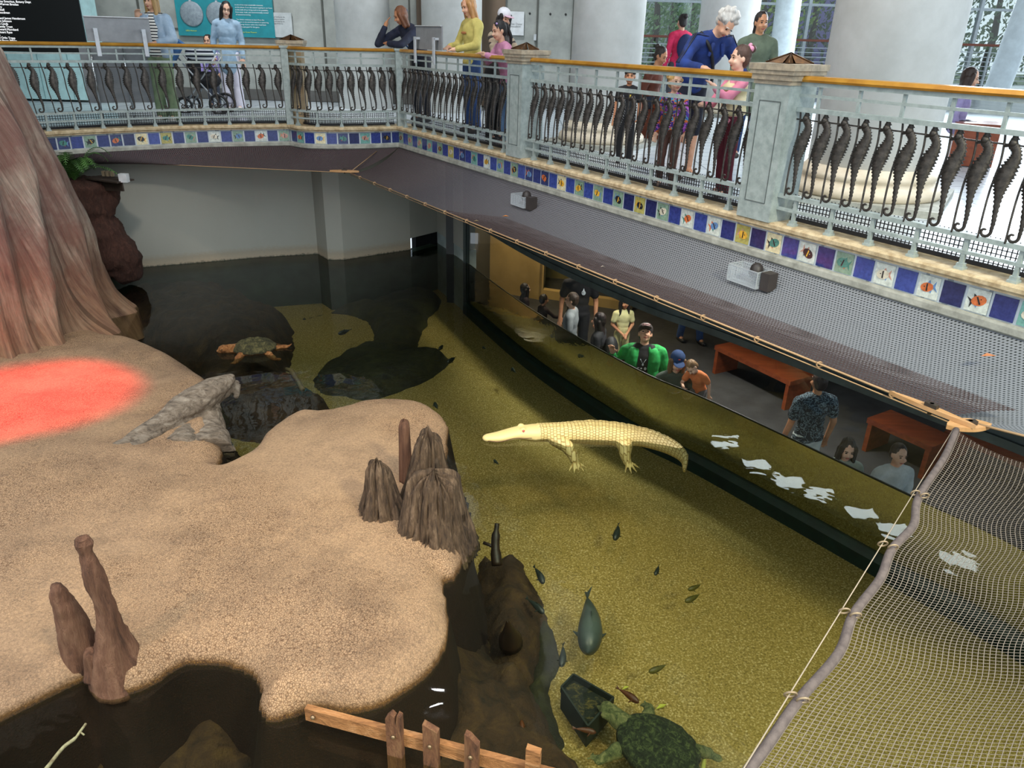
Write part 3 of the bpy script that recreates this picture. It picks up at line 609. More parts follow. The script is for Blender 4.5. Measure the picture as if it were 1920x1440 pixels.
def net_sheet(name, A, B, nv, sag, m, label, wave=0, parent=None):
    n = len(A); vs = []; uv = []; fs = []; U = 0
    for i in range(n):
        if i: U += ((A[i] - A[i - 1]).length + (B[i] - B[i - 1]).length) / 2
        W_ = (B[i] - A[i]).length
        for j in range(nv + 1):
            t = j / nv; p = A[i].lerp(B[i], t); p = p + V((0, 0, -sag * 4 * t * (1 - t) + wave * math.sin(i * .9) * t * (1 - t))); vs.append(p); uv.append((U, t * W_))
    k = nv + 1; fs = [(i * k + j, (i + 1) * k + j, (i + 1) * k + j + 1, i * k + j + 1) for i in range(n - 1) for j in range(nv)]
    mb = MB(); mb.add(vs, fs, 0, True); me = mb.mesh(name, m); set_uv(me, uv); o = link(name, me, parent)
    if label: tag(o, label, 'netting')
    return o
CZ = 1.60
C0, C1, C2 = P(120, 300, 1.66), P(655, 324, CZ), P(1785, 783, CZ)
C3 = P(2050, 850, CZ + .05)
brown_net = net_mat('brown_netting', .024, .024, .30, '43373a')
grey_net = net_mat('grey_netting', .024, .024, .27, '78797e')
near_net = net_mat('near_netting', .0165, .020, .068, '766c62')
AL = [p + V((0, 0, 1.84)) + V((.02, -.03, 0)) for p in LEFT1[6:]]
def resample(pts, n):
    L = plen(pts); out = arc_pts(pts, L / (n - 1) * .99999, 0, 0); o = [x[0] for x in out][:n]
    while len(o) < n: o.append(pts[-1])
    return o
A1 = resample(AL + [p + V((0, 0, 1.84)) for p in LEFT2[1:]], 40)
B1 = [C0.lerp(C1, i / 39) for i in range(40)]
net_sheet('netting', A1, B1, 10, .05, brown_net, 'brown netting stretched below the curved left balcony')
ra = [BL(0, -.02, 1.84), BL(12.5, -.02, 1.84)]
def hem(t): # cable line, slight sag between ties
    return C1.lerp(C2, t)
SA = [BL(12.5 * i / 80, .0, 1.84) for i in range(81)]
tB = lambda i: i / 62
Bp = [C1.lerp(C2, min(1, i / 66)) if i <= 66 else C2.lerp(C3, (i - 66) / 14) for i in range(81)]
grad = net_mat('daylight_toned_netting', .024, .024, .28, '43373a')  # brown-to-grey gradient below paints gallery daylight into the cord colour
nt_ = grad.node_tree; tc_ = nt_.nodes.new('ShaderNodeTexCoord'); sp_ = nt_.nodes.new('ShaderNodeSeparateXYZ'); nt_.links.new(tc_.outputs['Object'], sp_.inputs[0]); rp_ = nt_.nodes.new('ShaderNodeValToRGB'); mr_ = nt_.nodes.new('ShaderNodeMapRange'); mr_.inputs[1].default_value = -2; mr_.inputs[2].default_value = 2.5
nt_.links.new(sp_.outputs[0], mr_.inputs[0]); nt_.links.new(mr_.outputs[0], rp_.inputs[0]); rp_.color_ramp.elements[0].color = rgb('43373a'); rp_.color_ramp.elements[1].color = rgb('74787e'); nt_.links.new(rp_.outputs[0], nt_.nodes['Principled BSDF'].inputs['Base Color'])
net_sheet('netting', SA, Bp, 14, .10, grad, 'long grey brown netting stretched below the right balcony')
cordm = mat('tan_rope', 'a98a66', .8)
a = MB(); a.tube([C0, C1], .006, 6); tag(a.build('cable', cordm), 'thin cable along the hem of the left netting', 'cable')
a = MB(); a.tube([C1, C2], .007, 6); a.tube([C1 + V((.02, -.01, -.03)), C2 + V((0, -.01, -.03))], .004, 6); tag(a.build('cable', cordm), 'taut tan cable along the hem of the right netting', 'cable')
a = MB(); a.tube([C2, C3], .007, 6); tag(a.build('cable', cordm), 'short cable running right from the wooden cleat', 'cable')
hemm = mat('dark_hem_cloth', '352c2b', .8)
ORD = 'first second third fourth fifth sixth seventh eighth ninth tenth eleventh twelfth thirteenth fourteenth fifteenth sixteenth seventeenth'.split()
for i in range(17):
    q = C1.lerp(C2, (i + .8) / 17.5); a = MB(); a.tube([q + V((.018 * math.cos(w_), 0, .018 * math.sin(w_) - .005)) for w_ in [k * math.pi / 5 for k in range(10)]], .005, 6, closed=True); a.tube([q + V((-.02, 0, .01)), q + V((.025, 0, -.015))], .006, 6)
    tag(a.build('cable_tie', cordm), ORD[i] + ' small tan rope tie on the right hem cable, counted from the oval cleat', 'tie', 'rope ties along the netting cable')
# wooden cleats
tan = mat('tan_plywood', 'c69a6c', .6, c2='b08452', scale=6, stretch=(1, 4, 1))
def cleat(c, d, L, wd, label, half=False):
    n = 16; poly = []
    for i in range(n + 1): t = i / n; poly.append((-L / 2 + L * t, (wd if not half else wd * 1.4) * math.sin(math.pi * t) ** .7))
    if not half:
        for i in range(1, n): t = 1 - i / n; poly.append((-L / 2 + L * t, -wd * .6 * math.sin(math.pi * t) ** .7))
    t = empty('netting_cleat', c, label, 'cleat', None, math.atan2(d.y, d.x)); a = MB(); a.prism(poly, -.012, .012); a.build('plate', tan, t)
    a = MB(); a.box((0, 0, .02), (.07, .03, .03)); a.tube([(0, 0, .035), (0, 0, -.03)], .012, 10); a.build('bolt', flat('3b3229', .5), t); return t
cd_ = (C2 - C1).normalized()
cleat(C1 + V((-.07, 0, .02)), V((1, .02, 0)), .42, .055, 'oval wooden cleat where the two netting cables meet')
cleat(C2 + V((-.10, .05, .025)), cd_, .5, .03, 'long thin wooden cleat beneath the corner of the grey netting')
cleat(C2 + V((.04, -.10, .0)), V((1, .12, 0)), .26, .075, 'tan wooden cleat holding the padded hem pole')
a = MB(); a.tube([C1, BL(.05, .4, 1.80)], .006, 6); tag(a.build('stay_rope', cordm), 'short rope from the oval cleat to the ledge corner', 'rope')
# near netting with padded hem
rope = [P(x, y, CZ) for x, y in [(1790, 800), (1725, 925), (1668, 1022), (1592, 1148), (1492, 1306), (1395, 1450), (1330, 1545)]]
R0, R1 = P(1790, 800, CZ), P(1330, 1545, CZ)
hemc = spline([P(x, y, CZ - dz) for x, y, dz in [(1793, 806, 0), (1770, 858, .02), (1722, 932, .02), (1712, 985, .03), (1672, 1030, .02), (1650, 1085, .03), (1600, 1152, .02), (1572, 1225, .04), (1497, 1313, .02), (1440, 1395, .03), (1395, 1455, .02), (1310, 1570, .02)]], 6)
a = MB(); a.tube(hemc, .0165, 12); tag(a.build('padded_hem_tube', mat('grey_brown_hem_tube', '6b605c', .75, c2='554b49', scale=30, bump=.4)), 'thick grey padded hem curving down the edge of the near netting', 'hem')
a = MB(); a.tube([R0, R1], .0022, 6); tag(a.build('stay_rope', mat('grey_cord', 'a89a86', .7)), 'thin taut cord beside the padded hem', 'rope')
for x, y, wd_ in [(1725, 927, 'topmost'), (1665, 1023, 'second highest'), (1594, 1150, 'second lowest'), (1494, 1308, 'lowest')]:
    q = P(x, y, CZ); t = empty('link_ring', q, wd_ + ' pair of tan metal rings joining the cord to the padded hem', 'ring', 'rings on the padded hem')
    for k, (dx, dy) in enumerate(((-.016, .012), (.016, -.01))):
        a = MB(); a.tube([V((dx + .019 * math.cos(w_), dy - .006 * math.sin(w_), .016 * math.sin(w_))) for w_ in [j * math.pi / 6 for j in range(12)]], .0038, 6, closed=True); a.build('ring', mat('tan_ring', 'a08c70', .45, .3), t)
far_edge = [C3.lerp(P(2300, 1000, CZ + .05), 0)] 
n = len(hemc); E0, E1 = P(2150, 870, CZ + .06), P(2600, 1700, CZ + .1)
Bn = [E0.lerp(E1, i / (n - 1)) for i in range(n)]
# top rows start from the hem's head and run along the cable
net_sheet('netting', hemc, Bn, 16, .12, near_net, 'close brown netting with open square mesh at the lower right')
# ------------------------------------------------------------------ wire cages with speakers under the ledge
wire = net_mat('wire_mesh', .011, .011, .16, 'b8c0c6', .4)
def cage(px, py, label, s=1.0):
    s0 = None
    t0 = P(px, py, 1.78); t = empty('wire_cage', (t0.x, t0.y, 1.70), label, 'cage', 'wire speaker cages under the ledge', RZ)
    w, d, h = .30 * s, .16 * s, .13 * s; vs = [V((x * w / 2, y * d / 2, z * h)) for x in (-1, 1) for y in (-1, 1) for z in (0, 1)]
    fs = [(0, 1, 3, 2), (4, 6, 7, 5), (0, 4, 5, 1), (2, 3, 7, 6), (0, 2, 6, 4)]; v2 = []; f2 = []; uv = []
    for f in fs:
        b = len(v2); v2 += [vs[i] for i in f]; f2.append((b, b + 1, b + 2, b + 3)); A_ = (vs[f[1]] - vs[f[0]]).length; B_ = (vs[f[2]] - vs[f[1]]).length; uv += [(0, 0), (A_, 0), (A_, B_), (0, B_)]
    mb = MB(); mb.add(v2, f2); me = mb.mesh('mesh_shell', wire); set_uv(me, uv); link('mesh_shell', me, t)
    a = MB(); E = [(0, 1), (0, 2), (1, 3), (2, 3), (4, 5), (4, 6), (5, 7), (6, 7), (0, 4), (1, 5), (2, 6), (3, 7)]
    for i, j in E: a.beam(vs[i], vs[j], .006, .006)
    a.build('frame', flat('c3cacf', .4, .3), t)
    a = MB(); a.lathe([(.05, -.03), (.06, .0), (.045, .06), (.02, .08)], (.05, .02, .09), 16); a.build('speaker_body', flat('2a2422', .5), t)
    a = MB(); a.box((w / 2 + .05, .0, h * .5), (.08, .10, .14)); a.build('bracket', flat('3a3432', .5), t)
cage(980, 372, 'smaller wire mesh cage under the ledge, farther from the camera', .9); cage(1405, 512, 'wire mesh speaker cage under the ledge, nearer to the camera')
a = MB(); a.tube(spline([BL(.8 + k * .36, .03, 1.80 - (.035 if k % 2 else 0)) for k in range(28)], 4), .005, 6); tag(a.build('electric_wire', flat('5b6061', .5)), 'thin grey wire looping along the lip of the right ledge', 'wire')

i0 = 22; SH = [Bp[i].lerp(SA[i], .26 * min(1, (i - i0) / 6)) + V((0, 0, .012)) for i in range(i0, 67)]
net_sheet('netting', SH, [Bp[i] + V((0, 0, .008)) for i in range(i0, 67)], 4, -.012, net_mat('hem_netting', .024, .024, .20, '3a2b2a'), 'dark brown doubled netting strip along the right hem cable')

for px, py, c_, s_, lb in ((948, 406, 'd88a3c', .035, 'orange dry leaf lying on the grey netting'), (1130, 501, 'd8d0c0', .02, 'small pale scrap lying on the grey netting'), (1855, 668, 'b8764c', .05, 'tan dry leaf on the netting near the right edge'), (893, 415, '8a7a58', .03, 'dull leaf caught on the brown hem netting')):
    q = P(px, py, 1.78); 
    a = MB(); a.add([V((-s_, 0, 0)), V((0, -s_ * .5, .012)), V((s_, .01, 0)), V((0, s_ * .6, .01))], [(0, 1, 2, 3)]); o = a.build('leaf', flat(c_)); o.location = q; tag(o, lb, 'leaf')
# ================================================================== ISLAND, TRUNK, ROCKS
def poly_sd(poly, X, Y):
    """signed distance, positive inside"""
    px = np.array([p[0] for p in poly]); py = np.array([p[1] for p in poly]); d = np.full(X.shape, 1e9); ins = np.zeros(X.shape, bool)
    for i in range(len(poly)):
        x1, y1, x2, y2 = px[i], py[i], px[(i + 1) % len(poly)], py[(i + 1) % len(poly)]
        ex, ey = x2 - x1, y2 - y1; L = ex * ex + ey * ey + 1e-12; t = np.clip(((X - x1) * ex + (Y - y1) * ey) / L, 0, 1)
        d = np.minimum(d, np.hypot(X - x1 - t * ex, Y - y1 - t * ey))
        c = ((y1 > Y) != (y2 > Y)) & (X < (x2 - x1) * (Y - y1) / (y2 - y1 + 1e-12) + x1); ins ^= c
    return np.where(ins, d, -d)
def mound(name, outline, m, step=.04, top=.16, edge=.10, base=-.5, rough=.02, rs=1.5, extra=None, parent=None, skirt=.14, slope=.5):
    """raised mass bounded by an outline: domed top, rounded shoulder, steep side down to base"""
    xs = [p[0] for p in outline]; ys = [p[1] for p in outline]; pad = skirt + step
    gx = np.arange(min(xs) - pad, max(xs) + pad, step); gy = np.arange(min(ys) - pad, max(ys) + pad, step)
    X, Y = np.meshgrid(gx, gy, indexing='ij'); D = poly_sd(outline, X, Y)
    nz = np.array([[noise.fractal(V((x, y, 0)) * rs, 1.0, 2.0, 4) for y in gy] for x in gx])
    D = D + nz * .035 * min(1, rough * 20)
    Z = np.where(D > 0, edge * np.sqrt(np.clip(1 - (1 - np.clip(D / .16, 0, 1)) ** 2, 0, 1)) + (top - edge) * (1 - np.exp(-np.clip(D, 0, 9) / slope)), base * np.clip(-D / skirt, 0, 1) ** .8) + nz * rough * np.clip(D / .2 + .4, 0, 1)
    if extra is not None: Z = Z + extra(X, Y, D)
    keep = D > -skirt * 1.25; idx = -np.ones(X.shape, int); k = 0; vs = []
    for i in range(X.shape[0]):
        for j in range(X.shape[1]):
            if keep[i, j]: idx[i, j] = k; k += 1; vs.append((X[i, j], Y[i, j], Z[i, j]))
    fs = [(idx[i, j], idx[i + 1, j], idx[i + 1, j + 1], idx[i, j + 1]) for i in range(X.shape[0] - 1) for j in range(X.shape[1] - 1) if idx[i, j] >= 0 and idx[i + 1, j] >= 0 and idx[i + 1, j + 1] >= 0 and idx[i, j + 1] >= 0]
    mb = MB(); mb.add(vs, fs, 0, True); return mb.build(name, m, parent)
isl = NT('sandy_island_concrete'); v = isl.coord(); n1 = isl.noise(v, 1.3, 5); n2 = isl.noise(v, 55, 5, .75); n3 = isl.noise(v, 5, 5, .7)
vor = isl.add('ShaderNodeTexVoronoi', i_Scale=70.0, feature='DISTANCE_TO_EDGE'); dist = isl.add('ShaderNodeMixRGB'); 
vn = isl.add('ShaderNodeTexNoise', i_Scale=20.0); isl.ln(v, vn.inputs['Vector']); va = isl.add('ShaderNodeVectorMath', operation='MULTIPLY_ADD'); isl.ln(vn.outputs['Color'], va.inputs[0]); va.inputs[1].default_value = (.03, .03, .03); isl.ln(v, va.inputs[2]); isl.ln(va.outputs[0], vor.inputs['Vector'])
crack = isl.ramp(vor.outputs['Distance'], [(.0, '80664c'), (.15, 'ffffff')])
c = isl.ramp(n1, [(.30, '8c7660'), (.45, 'a68e74'), (.60, 'b09679'), (.75, '957e6a')])
c = isl.mix(isl.ramp(n3, [(.5, (0, 0, 0)), (.78, (.55, .55, .55))]), c, '83705c'); c = isl.mix(.5, c, isl.ramp(n2, [(.3, '54483c'), (.55, 'c4b6a2'), (.7, 'e6dccb')]), 'OVERLAY')
patch = isl.ramp(isl.noise(v, .8, 3), [(.40, (.15, .15, .15)), (.58, (.9, .9, .9))]); c = isl.mix(patch, c, isl.mix(1, c, crack, 'MULTIPLY'))
sx = isl.add('ShaderNodeSeparateXYZ'); isl.ln(v, sx.inputs[0]); algae = isl.ramp(isl.math('ADD', sx.outputs[2], isl.math('MULTIPLY', n2, .05)), [(.0, '3a2413'), (.022, '4d4418'), (.05, 'a08a4a'), (.085, 'ffffff')])
c = isl.mix(1, c, algae, 'MULTIPLY'); isl.ln(c, isl.b.inputs['Base Color']); isl.b.inputs['Roughness'].default_value = .85
isl.bump(isl.math('ADD', isl.math('MULTIPLY', n2, .7), isl.math('MULTIPLY', vor.outputs['Distance'], .6)), .55, .012)
ipx = [(-330, 700), (-200, 640), (0, 632), (120, 622), (175, 618), (200, 630), (262, 640), (330, 675), (385, 712), (402, 735), (412, 790), (418, 850), (412, 876), (440, 866), (478, 842), (500, 812), (535, 785), (570, 770), (620, 772), (680, 756), (740, 750), (785, 756), (820, 775), (843, 802), (842, 830), (838, 870), (842, 920), (866, 940), (876, 1000), (868, 1050), (850, 1086), (832, 1085), (838, 1120), (842, 1155), (836, 1205), (812, 1252), (765, 1292), (700, 1326), (640, 1330), (590, 1325), (555, 1338), (510, 1350), (486, 1340), (480, 1315), (484, 1298), (462, 1262), (410, 1244), (375, 1242), (345, 1243), (318, 1258), (290, 1278), (240, 1298), (195, 1296), (168, 1272), (120, 1288), (0, 1348), (-260, 1470), (-560, 1250), (-560, 850)]
iout = [tuple(P(x, y, .03)[:2]) for x, y in ipx]
iout = [tuple(p[:2]) for p in spline([V((x, y, 0)) for x, y in iout], 3, True)]
def isl_extra(X, Y, D):
    def g_(px, py, a_, s_):
        p = P(px, py, .15); return a_ * np.exp(-((X - p.x) ** 2 + (Y - p.y) ** 2) / (2 * s_ * s_))
    e = g_(620, 1160, .08, .5) + g_(200, 1240, .10, .16) + g_(150, 1230, .06, .14) + g_(700, 830, .03, .4) + g_(80, 900, .10, .8) + g_(370, 800, .12, .22) + g_(535, 1300, .05, .12) + g_(410, 1225, -.03, .15) + g_(770, 1000, .06, .22)
    return e * np.clip(D / .12, 0, 1)
o = mound('island', iout, isl.m, .033, .17, .09, -.86, .018, 1.7, isl_extra, None, .16); tag(o, 'broad sandy brown artificial rock island in the left half of the pool', 'island')
# ---------------------------------------------------------------- submerged rock beds
def rockmat(name, a, b, c, sc=2.5):
    t = NT(name); v = t.coord(); n1 = t.noise(v, sc * 1.6, 6, .75, .8); n2 = t.noise(v, sc * 9, 5, .75); cc = t.ramp(n1, [(.32, a), (.5, b), (.68, c)]); t.ln(t.mix(t.math('MULTIPLY', n2, .35), cc, a), t.b.inputs['Base Color']); t.b.inputs['Roughness'].default_value = .85
    t.bump(n2, .9, .03); return t.m
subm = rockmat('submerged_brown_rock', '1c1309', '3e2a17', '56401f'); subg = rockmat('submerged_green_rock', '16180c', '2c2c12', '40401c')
def bed(px, z, label, m, top, step=.06, rough=.05, rs=2.2, base=None):
    out = [tuple(P(x, y, z)[:2]) for x, y in px]; out = [tuple(p[:2]) for p in spline([V((x, y, 0)) for x, y in out], 3, True)]
    o = mound('submerged_rock', out, m, step, top, .06, -.14, rough, rs, None, None, .14, .3); o.location.z = z + .0; 
    return tag(o, label, 'rock')
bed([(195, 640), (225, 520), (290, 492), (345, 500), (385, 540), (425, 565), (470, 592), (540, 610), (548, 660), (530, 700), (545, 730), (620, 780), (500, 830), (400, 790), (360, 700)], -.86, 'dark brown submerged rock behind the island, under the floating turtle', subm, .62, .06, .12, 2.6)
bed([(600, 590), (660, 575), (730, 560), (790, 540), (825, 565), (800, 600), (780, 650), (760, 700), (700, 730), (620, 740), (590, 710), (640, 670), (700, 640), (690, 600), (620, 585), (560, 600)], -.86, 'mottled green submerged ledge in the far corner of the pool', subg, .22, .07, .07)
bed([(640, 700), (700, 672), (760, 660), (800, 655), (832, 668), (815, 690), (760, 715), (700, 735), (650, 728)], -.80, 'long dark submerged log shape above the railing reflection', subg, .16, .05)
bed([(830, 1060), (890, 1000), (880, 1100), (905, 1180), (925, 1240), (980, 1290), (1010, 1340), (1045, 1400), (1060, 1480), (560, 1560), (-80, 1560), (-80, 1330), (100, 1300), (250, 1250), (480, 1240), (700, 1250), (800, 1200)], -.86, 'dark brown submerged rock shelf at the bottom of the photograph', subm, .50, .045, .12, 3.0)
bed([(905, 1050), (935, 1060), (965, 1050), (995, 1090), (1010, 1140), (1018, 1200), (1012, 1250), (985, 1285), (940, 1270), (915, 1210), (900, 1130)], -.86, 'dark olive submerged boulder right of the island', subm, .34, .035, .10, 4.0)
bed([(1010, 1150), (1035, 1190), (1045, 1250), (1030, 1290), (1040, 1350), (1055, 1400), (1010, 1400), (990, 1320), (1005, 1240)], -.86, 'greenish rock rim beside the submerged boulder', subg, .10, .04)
sp = MB(); p0 = P(958, 1192, -.55); sp.lathe([(.09, -.02), (.085, .05), (.055, .13), (.03, .22), (.012, .30), (.001, .32)], (0, 0, 0), 20); o = sp.build('submerged_knee', mat('wet_brown_wood', '2c1c10', .5, c2='1c120a', scale=8)); o.location = p0 + V((0, 0, -.06)); o.rotation_euler = (.35, -.1, 0); tag(o, 'dark teardrop shaped submerged wood knee right of the island', 'stump')
a = MB(); q0 = P(932, 1060, -.5); a.tube(spline([q0, q0 + V((-.02, .12, .12)), q0 + V((-.01, .22, .26))], 5), [.045] * 4 + [.036] * 4 + [.02] * 3, 10); a.tube([q0 + V((-.01, .1, .1)), q0 + V((-.12, .14, .12))], .014, 8); o = a.build('submerged_branch', mat('wet_brown_wood', '2c1c10')); tag(o, 'dark forked branch stump under water beside the big stump', 'branch')
# ---------------------------------------------------------------- big trunk
tk = NT('buttressed_trunk_bark'); uv = tk.add('ShaderNodeUVMap'); mp = tk.add('ShaderNodeMapping'); tk.ln(uv.outputs[0], mp.inputs[0]); mp.inputs['Scale'].default_value = (60, 1.8, 1)
n1 = tk.noise(mp.outputs[0], 3.0, 6, .7, .3); v = tk.coord(); n2 = tk.noise(v, .9, 5, .65); sx = tk.add('ShaderNodeSeparateXYZ'); tk.ln(v, sx.inputs[0])
c = tk.ramp(n1, [(.30, '4a4038'), (.48, '8c8072'), (.66, 'b4a898')]); red = tk.ramp(n2, [(.44, (0, 0, 0)), (.58, (.75, .75, .75))]); c = tk.mix(red, c, '6e4b43', 'MIX')
low = tk.ramp(tk.math('MULTIPLY', sx.outputs[2], .4), [(.05, (.85, .85, .85)), (.6, (0, 0, 0))]); c = tk.mix(tk.math('MULTIPLY', low, .75), c, tk.ramp(n1, [(.3, '5a3c28'), (.6, 'b0835a')]))
tk.ln(c, tk.b.inputs['Base Color']); tk.b.inputs['Roughness'].default_value = .8; tk.bump(n1, .8, .04)
nz_, na = 90, 260; vs = []; uvs = []
tcs = [(-.35, -6.75), (0, -6.76), (.3, -6.66), (.6, -6.56), (.9, -6.47), (1.2, -6.41), (1.6, -6.37), (2, -6.35), (2.4, -6.36), (2.8, -6.41), (3.2, -6.45), (3.8, -6.6), (5, -6.8)]
rnd = random.Random(5); ridges = [(k * 2 * math.pi / 27 + rnd.uniform(-.06, .06), rnd.uniform(.06, .12), rnd.uniform(.5, 1.0)) for k in range(27)]
for i in range(nz_ + 1):
    z = -.35 + i * 4.9 / nz_; zz = max(z, 0); tcx = float(np.interp(z, [q[0] for q in tcs], [q[1] for q in tcs])); tcy = 8.75 - .30 * zz
    R_ = 1.37 + .42 * math.exp(-zz / .7)
    for j in range(na):
        w = 2 * math.pi * j / na; f = 0
        for (wc, ww, am) in ridges:
            wc2 = wc + .16 * math.sin(z * .9 + wc * 5) + .05 * z; d = (w - wc2 + math.pi) % (2 * math.pi) - math.pi; f = max(f, am * math.exp(-(d / ww) ** 2))
        flare = 1 + .10 * math.exp(-zz / .35) * f
        r = R_ * flare * (.85 + .16 * f + .035 * noise.noise(V((math.cos(w) * 4, math.sin(w) * 4, z * .8)))) + .03 * fbm((math.cos(w) * 9, math.sin(w) * 9, z * 1.2), 1)
        vs.append((tcx + r * math.cos(w), tcy + r * math.sin(w), z)); uvs.append((j / na, z / 4))
fs = [(i * na + j, i * na + (j + 1) % na, (i + 1) * na + (j + 1) % na, (i + 1) * na + j) for i in range(nz_) for j in range(na)]
mb = MB(); mb.add(vs, fs, 0, True); me = mb.mesh('tree', tk.m); set_uv(me, uvs); tag(link('tree', me), 'huge grey and reddish buttressed tree trunk at the left edge', 'tree trunk')
# ---------------------------------------------------------------- fibrous root planter and fern
rootm = NT('fibrous_root_mass'); v = rootm.coord('Object', (1, 1, .35)); n1 = rootm.noise(v, 24, 6, .8, .8); n2 = rootm.noise(v, 3, 4); rootm.ln(rootm.mix(rootm.math('MULTIPLY', n2, .5), rootm.ramp(n1, [(.3, '24140e'), (.55, '55352a'), (.75, '7a5444')]), '4a3226'), rootm.b.inputs['Base Color']); rootm.b.inputs['Roughness'].default_value = .95; rootm.bump(n1, 1, .03)
b0 = P(205, 520, 0); B = V((b0.x - .0, b0.y + .55, 0)); a = MB()
def at(px, py, dy=0): return PY(px, py, 10.72 + dy)
a.ball(at(165, 375), (.42, .35, .32), seg=16); a.ball(at(185, 440), (.34, .32, .34), seg=16); a.ball(at(215, 480), (.36, .32, .35), seg=16); a.ball(at(235, 500), (.22, .25, .26), seg=16); a.ball(at(140, 440), (.4, .35, .5), seg=16); a.ball(at(165, 350), (.4, .34, .13), seg=16); a.ball(at(190, 347), (.15, .2, .09), seg=12)
o = remesh(a, 'root_mass', rootm.m, .04, 4, None, lambda me: displace(me, lambda p: .06 * fbm(p, 3) + .015 * fbm(p, 18))); tag(o, 'shaggy reddish brown root mass between the trunk and the pool wall', 'rock')
fern = empty('potted_fern', at(140, 338, -.2), 'green fern growing on top of the brown root mass', 'fern'); fm = mat('fern_green', '4f7a34', .55, c2='2c4a20', scale=6); rf = random.Random(9)
for k in range(26):
    w = rf.uniform(0, 6.283); L = rf.uniform(.38, .62); up = rf.uniform(.22, .5); a = MB(); pts = [V((math.cos(w) * L * t, math.sin(w) * L * t, up * math.sin(t * 2.1) - .12 * t * t)) for t in [i / 12 for i in range(13)]]; pts = spline(pts, 2); a.tube(pts, .004, 5)
    for i in range(2, len(pts)):
        t = i / len(pts); ll = .085 * math.sin(math.pi * min(1, t * .9 + .12)) ** .7; d = (pts[i] - pts[i - 1]).normalized(); sd = d.cross(V((0, 0, 1))).normalized()
        for s_ in (-1, 1):
            tip = pts[i] + sd * s_ * ll + d * ll * .35 + V((0, 0, -.012)); b_ = pts[i]; a.add([b_ - d * .007, b_ + d * .008, tip + d * .002, tip - d * .004], [(0, 1, 2, 3)])
    a.build('frond', fm, fern)
bx = empty('sensor_shelf', at(205, 330), 'small dark shelf with a white box beside the fern', 'shelf'); a = MB(); a.beam((-.22, 0, -.02), (.34, -.25, -.02), .28, .02); a.beam((-.1, -.1, -.1), (.3, -.27, -.07), .02, .16); a.build('shelf_plate', flat('3a2f26'), bx); a = MB(); a.box((.34, -.28, .03), (.11, .08, .11)); a.build('white_box', flat('d9dcdc', .4), bx)
for x in (-.02, .04, .1):
    a = MB(); a.box((x, -.1, .05), (.035, .04, .07)); a.build('fitting', flat('8a7a60'), bx)
# ---------------------------------------------------------------- stumps
def bark(name, a_, b_, c_, sc=5, st=(1, 1, .12)):
    t = NT(name); v = t.coord('Object', st); n1 = t.noise(v, sc * 5, 6, .75, .5); n2 = t.noise(v, sc, 4); cc = t.ramp(n1, [(.30, a_), (.5, b_), (.7, c_)]); t.ln(t.mix(t.math('MULTIPLY', n2, .3), cc, a_), t.b.inputs['Base Color']); t.b.inputs['Roughness'].default_value = .85; t.bump(n1, 1, .025); return t.m
old = bark('weathered_grey_brown_wood', '1e1510', '5e4b38', '8f7860'); smooth_w = bark('smooth_brown_knee_wood', '3a261c', '6e4c38', '8a6850', 3)
def stump(name, base, height, r0_, r1_, lean, seed, m, label, grooves=22, depth=.28, crown=.25, segs=120, rings=44, flare=.5, asp=1.0, rot=0):
    vs = []; uvs = []; rr = random.Random(seed); ph = [rr.uniform(0, 6.28) for _ in range(4)]
    for i in range(rings + 1):
        t = i / rings
        for j in range(segs):
            w = 2 * math.pi * j / segs; cr = noise.noise(V((math.cos(w) * 1.6, math.sin(w) * 1.6, seed))) * crown + noise.noise(V((math.cos(w) * 5, math.sin(w) * 5, seed + 4))) * crown * 1.3
            h = height * (1 + cr * t); z = h * t; prof = r0_ * (1 - t) ** (1 + flare) + r1_ * (1 - (1 - t) ** (1 + flare)); prof *= math.sqrt(max(0, 1 - max(0, (t - .86) / .14) ** 2)) if t < 1 else .02
            fq = grooves * .24; gr_ = min(1, abs(noise.noise(V((math.cos(w) * fq, math.sin(w) * fq, z * 1.1 + seed)))) * 4.5) * .6 + .4 * min(1, abs(noise.noise(V((math.cos(w) * fq * 2.3, math.sin(w) * fq * 2.3, z * 2 + seed)))) * 5); g2 = noise.noise(V((math.cos(w) * 9, math.sin(w) * 9, z * 2.5 + seed)))
            r = prof * (1 - depth * (1 - gr_) ** 2 + .10 * g2 + .16 * math.sin(2 * w + ph[1]) + .10 * math.sin(3 * w + ph[2]))
            x, y = r * math.cos(w), r * math.sin(w) * asp; x, y = x * math.cos(rot) - y * math.sin(rot), x * math.sin(rot) + y * math.cos(rot)
            vs.append((x + lean[0] * t * t, y + lean[1] * t * t, z))
    fs = [(i * segs + j, i * segs + (j + 1) % segs, (i + 1) * segs + (j + 1) % segs, (i + 1) * segs + j) for i in range(rings) for j in range(segs)] + [tuple(rings * segs + j for j in range(segs)), tuple(range(segs))[::-1]]
    mb = MB(); mb.add(vs, fs, 0, True); o = mb.build(name, m); o.location = base; return tag(o, label, 'stump')
zi = .10
def hz(px, py, base): return PY(px, py, base.y).z - base.z
b = P(718, 985, .05); stump('weathered_stump', b, hz(712, 872, b), .25, .09, (-.02, .0), 3, old, 'left grey weathered stump of the cluster on the island', 16, .5, .16, asp=.9)
b = P(800, 955, .05); stump('weathered_stump', b, hz(806, 815, b), .27, .095, (.02, 0), 8, old, 'rear tallest spire of the weathered stump cluster', 16, .5, .12)
b = P(818, 1040, -.05); stump('weathered_stump', b, hz(818, 900, b), .34, .17, (0, 0), 15, old, 'front broad weathered stump with a jagged top', 26, .5, .22, asp=.85, flare=.7)
b = P(762, 900, .14); stump('wood_knee', b, hz(763, 787, b), .065, .05, (.0, .0), 21, smooth_w, 'smooth brown upright knee behind the stump cluster', 5, .06, .05, 40, 24, .2)
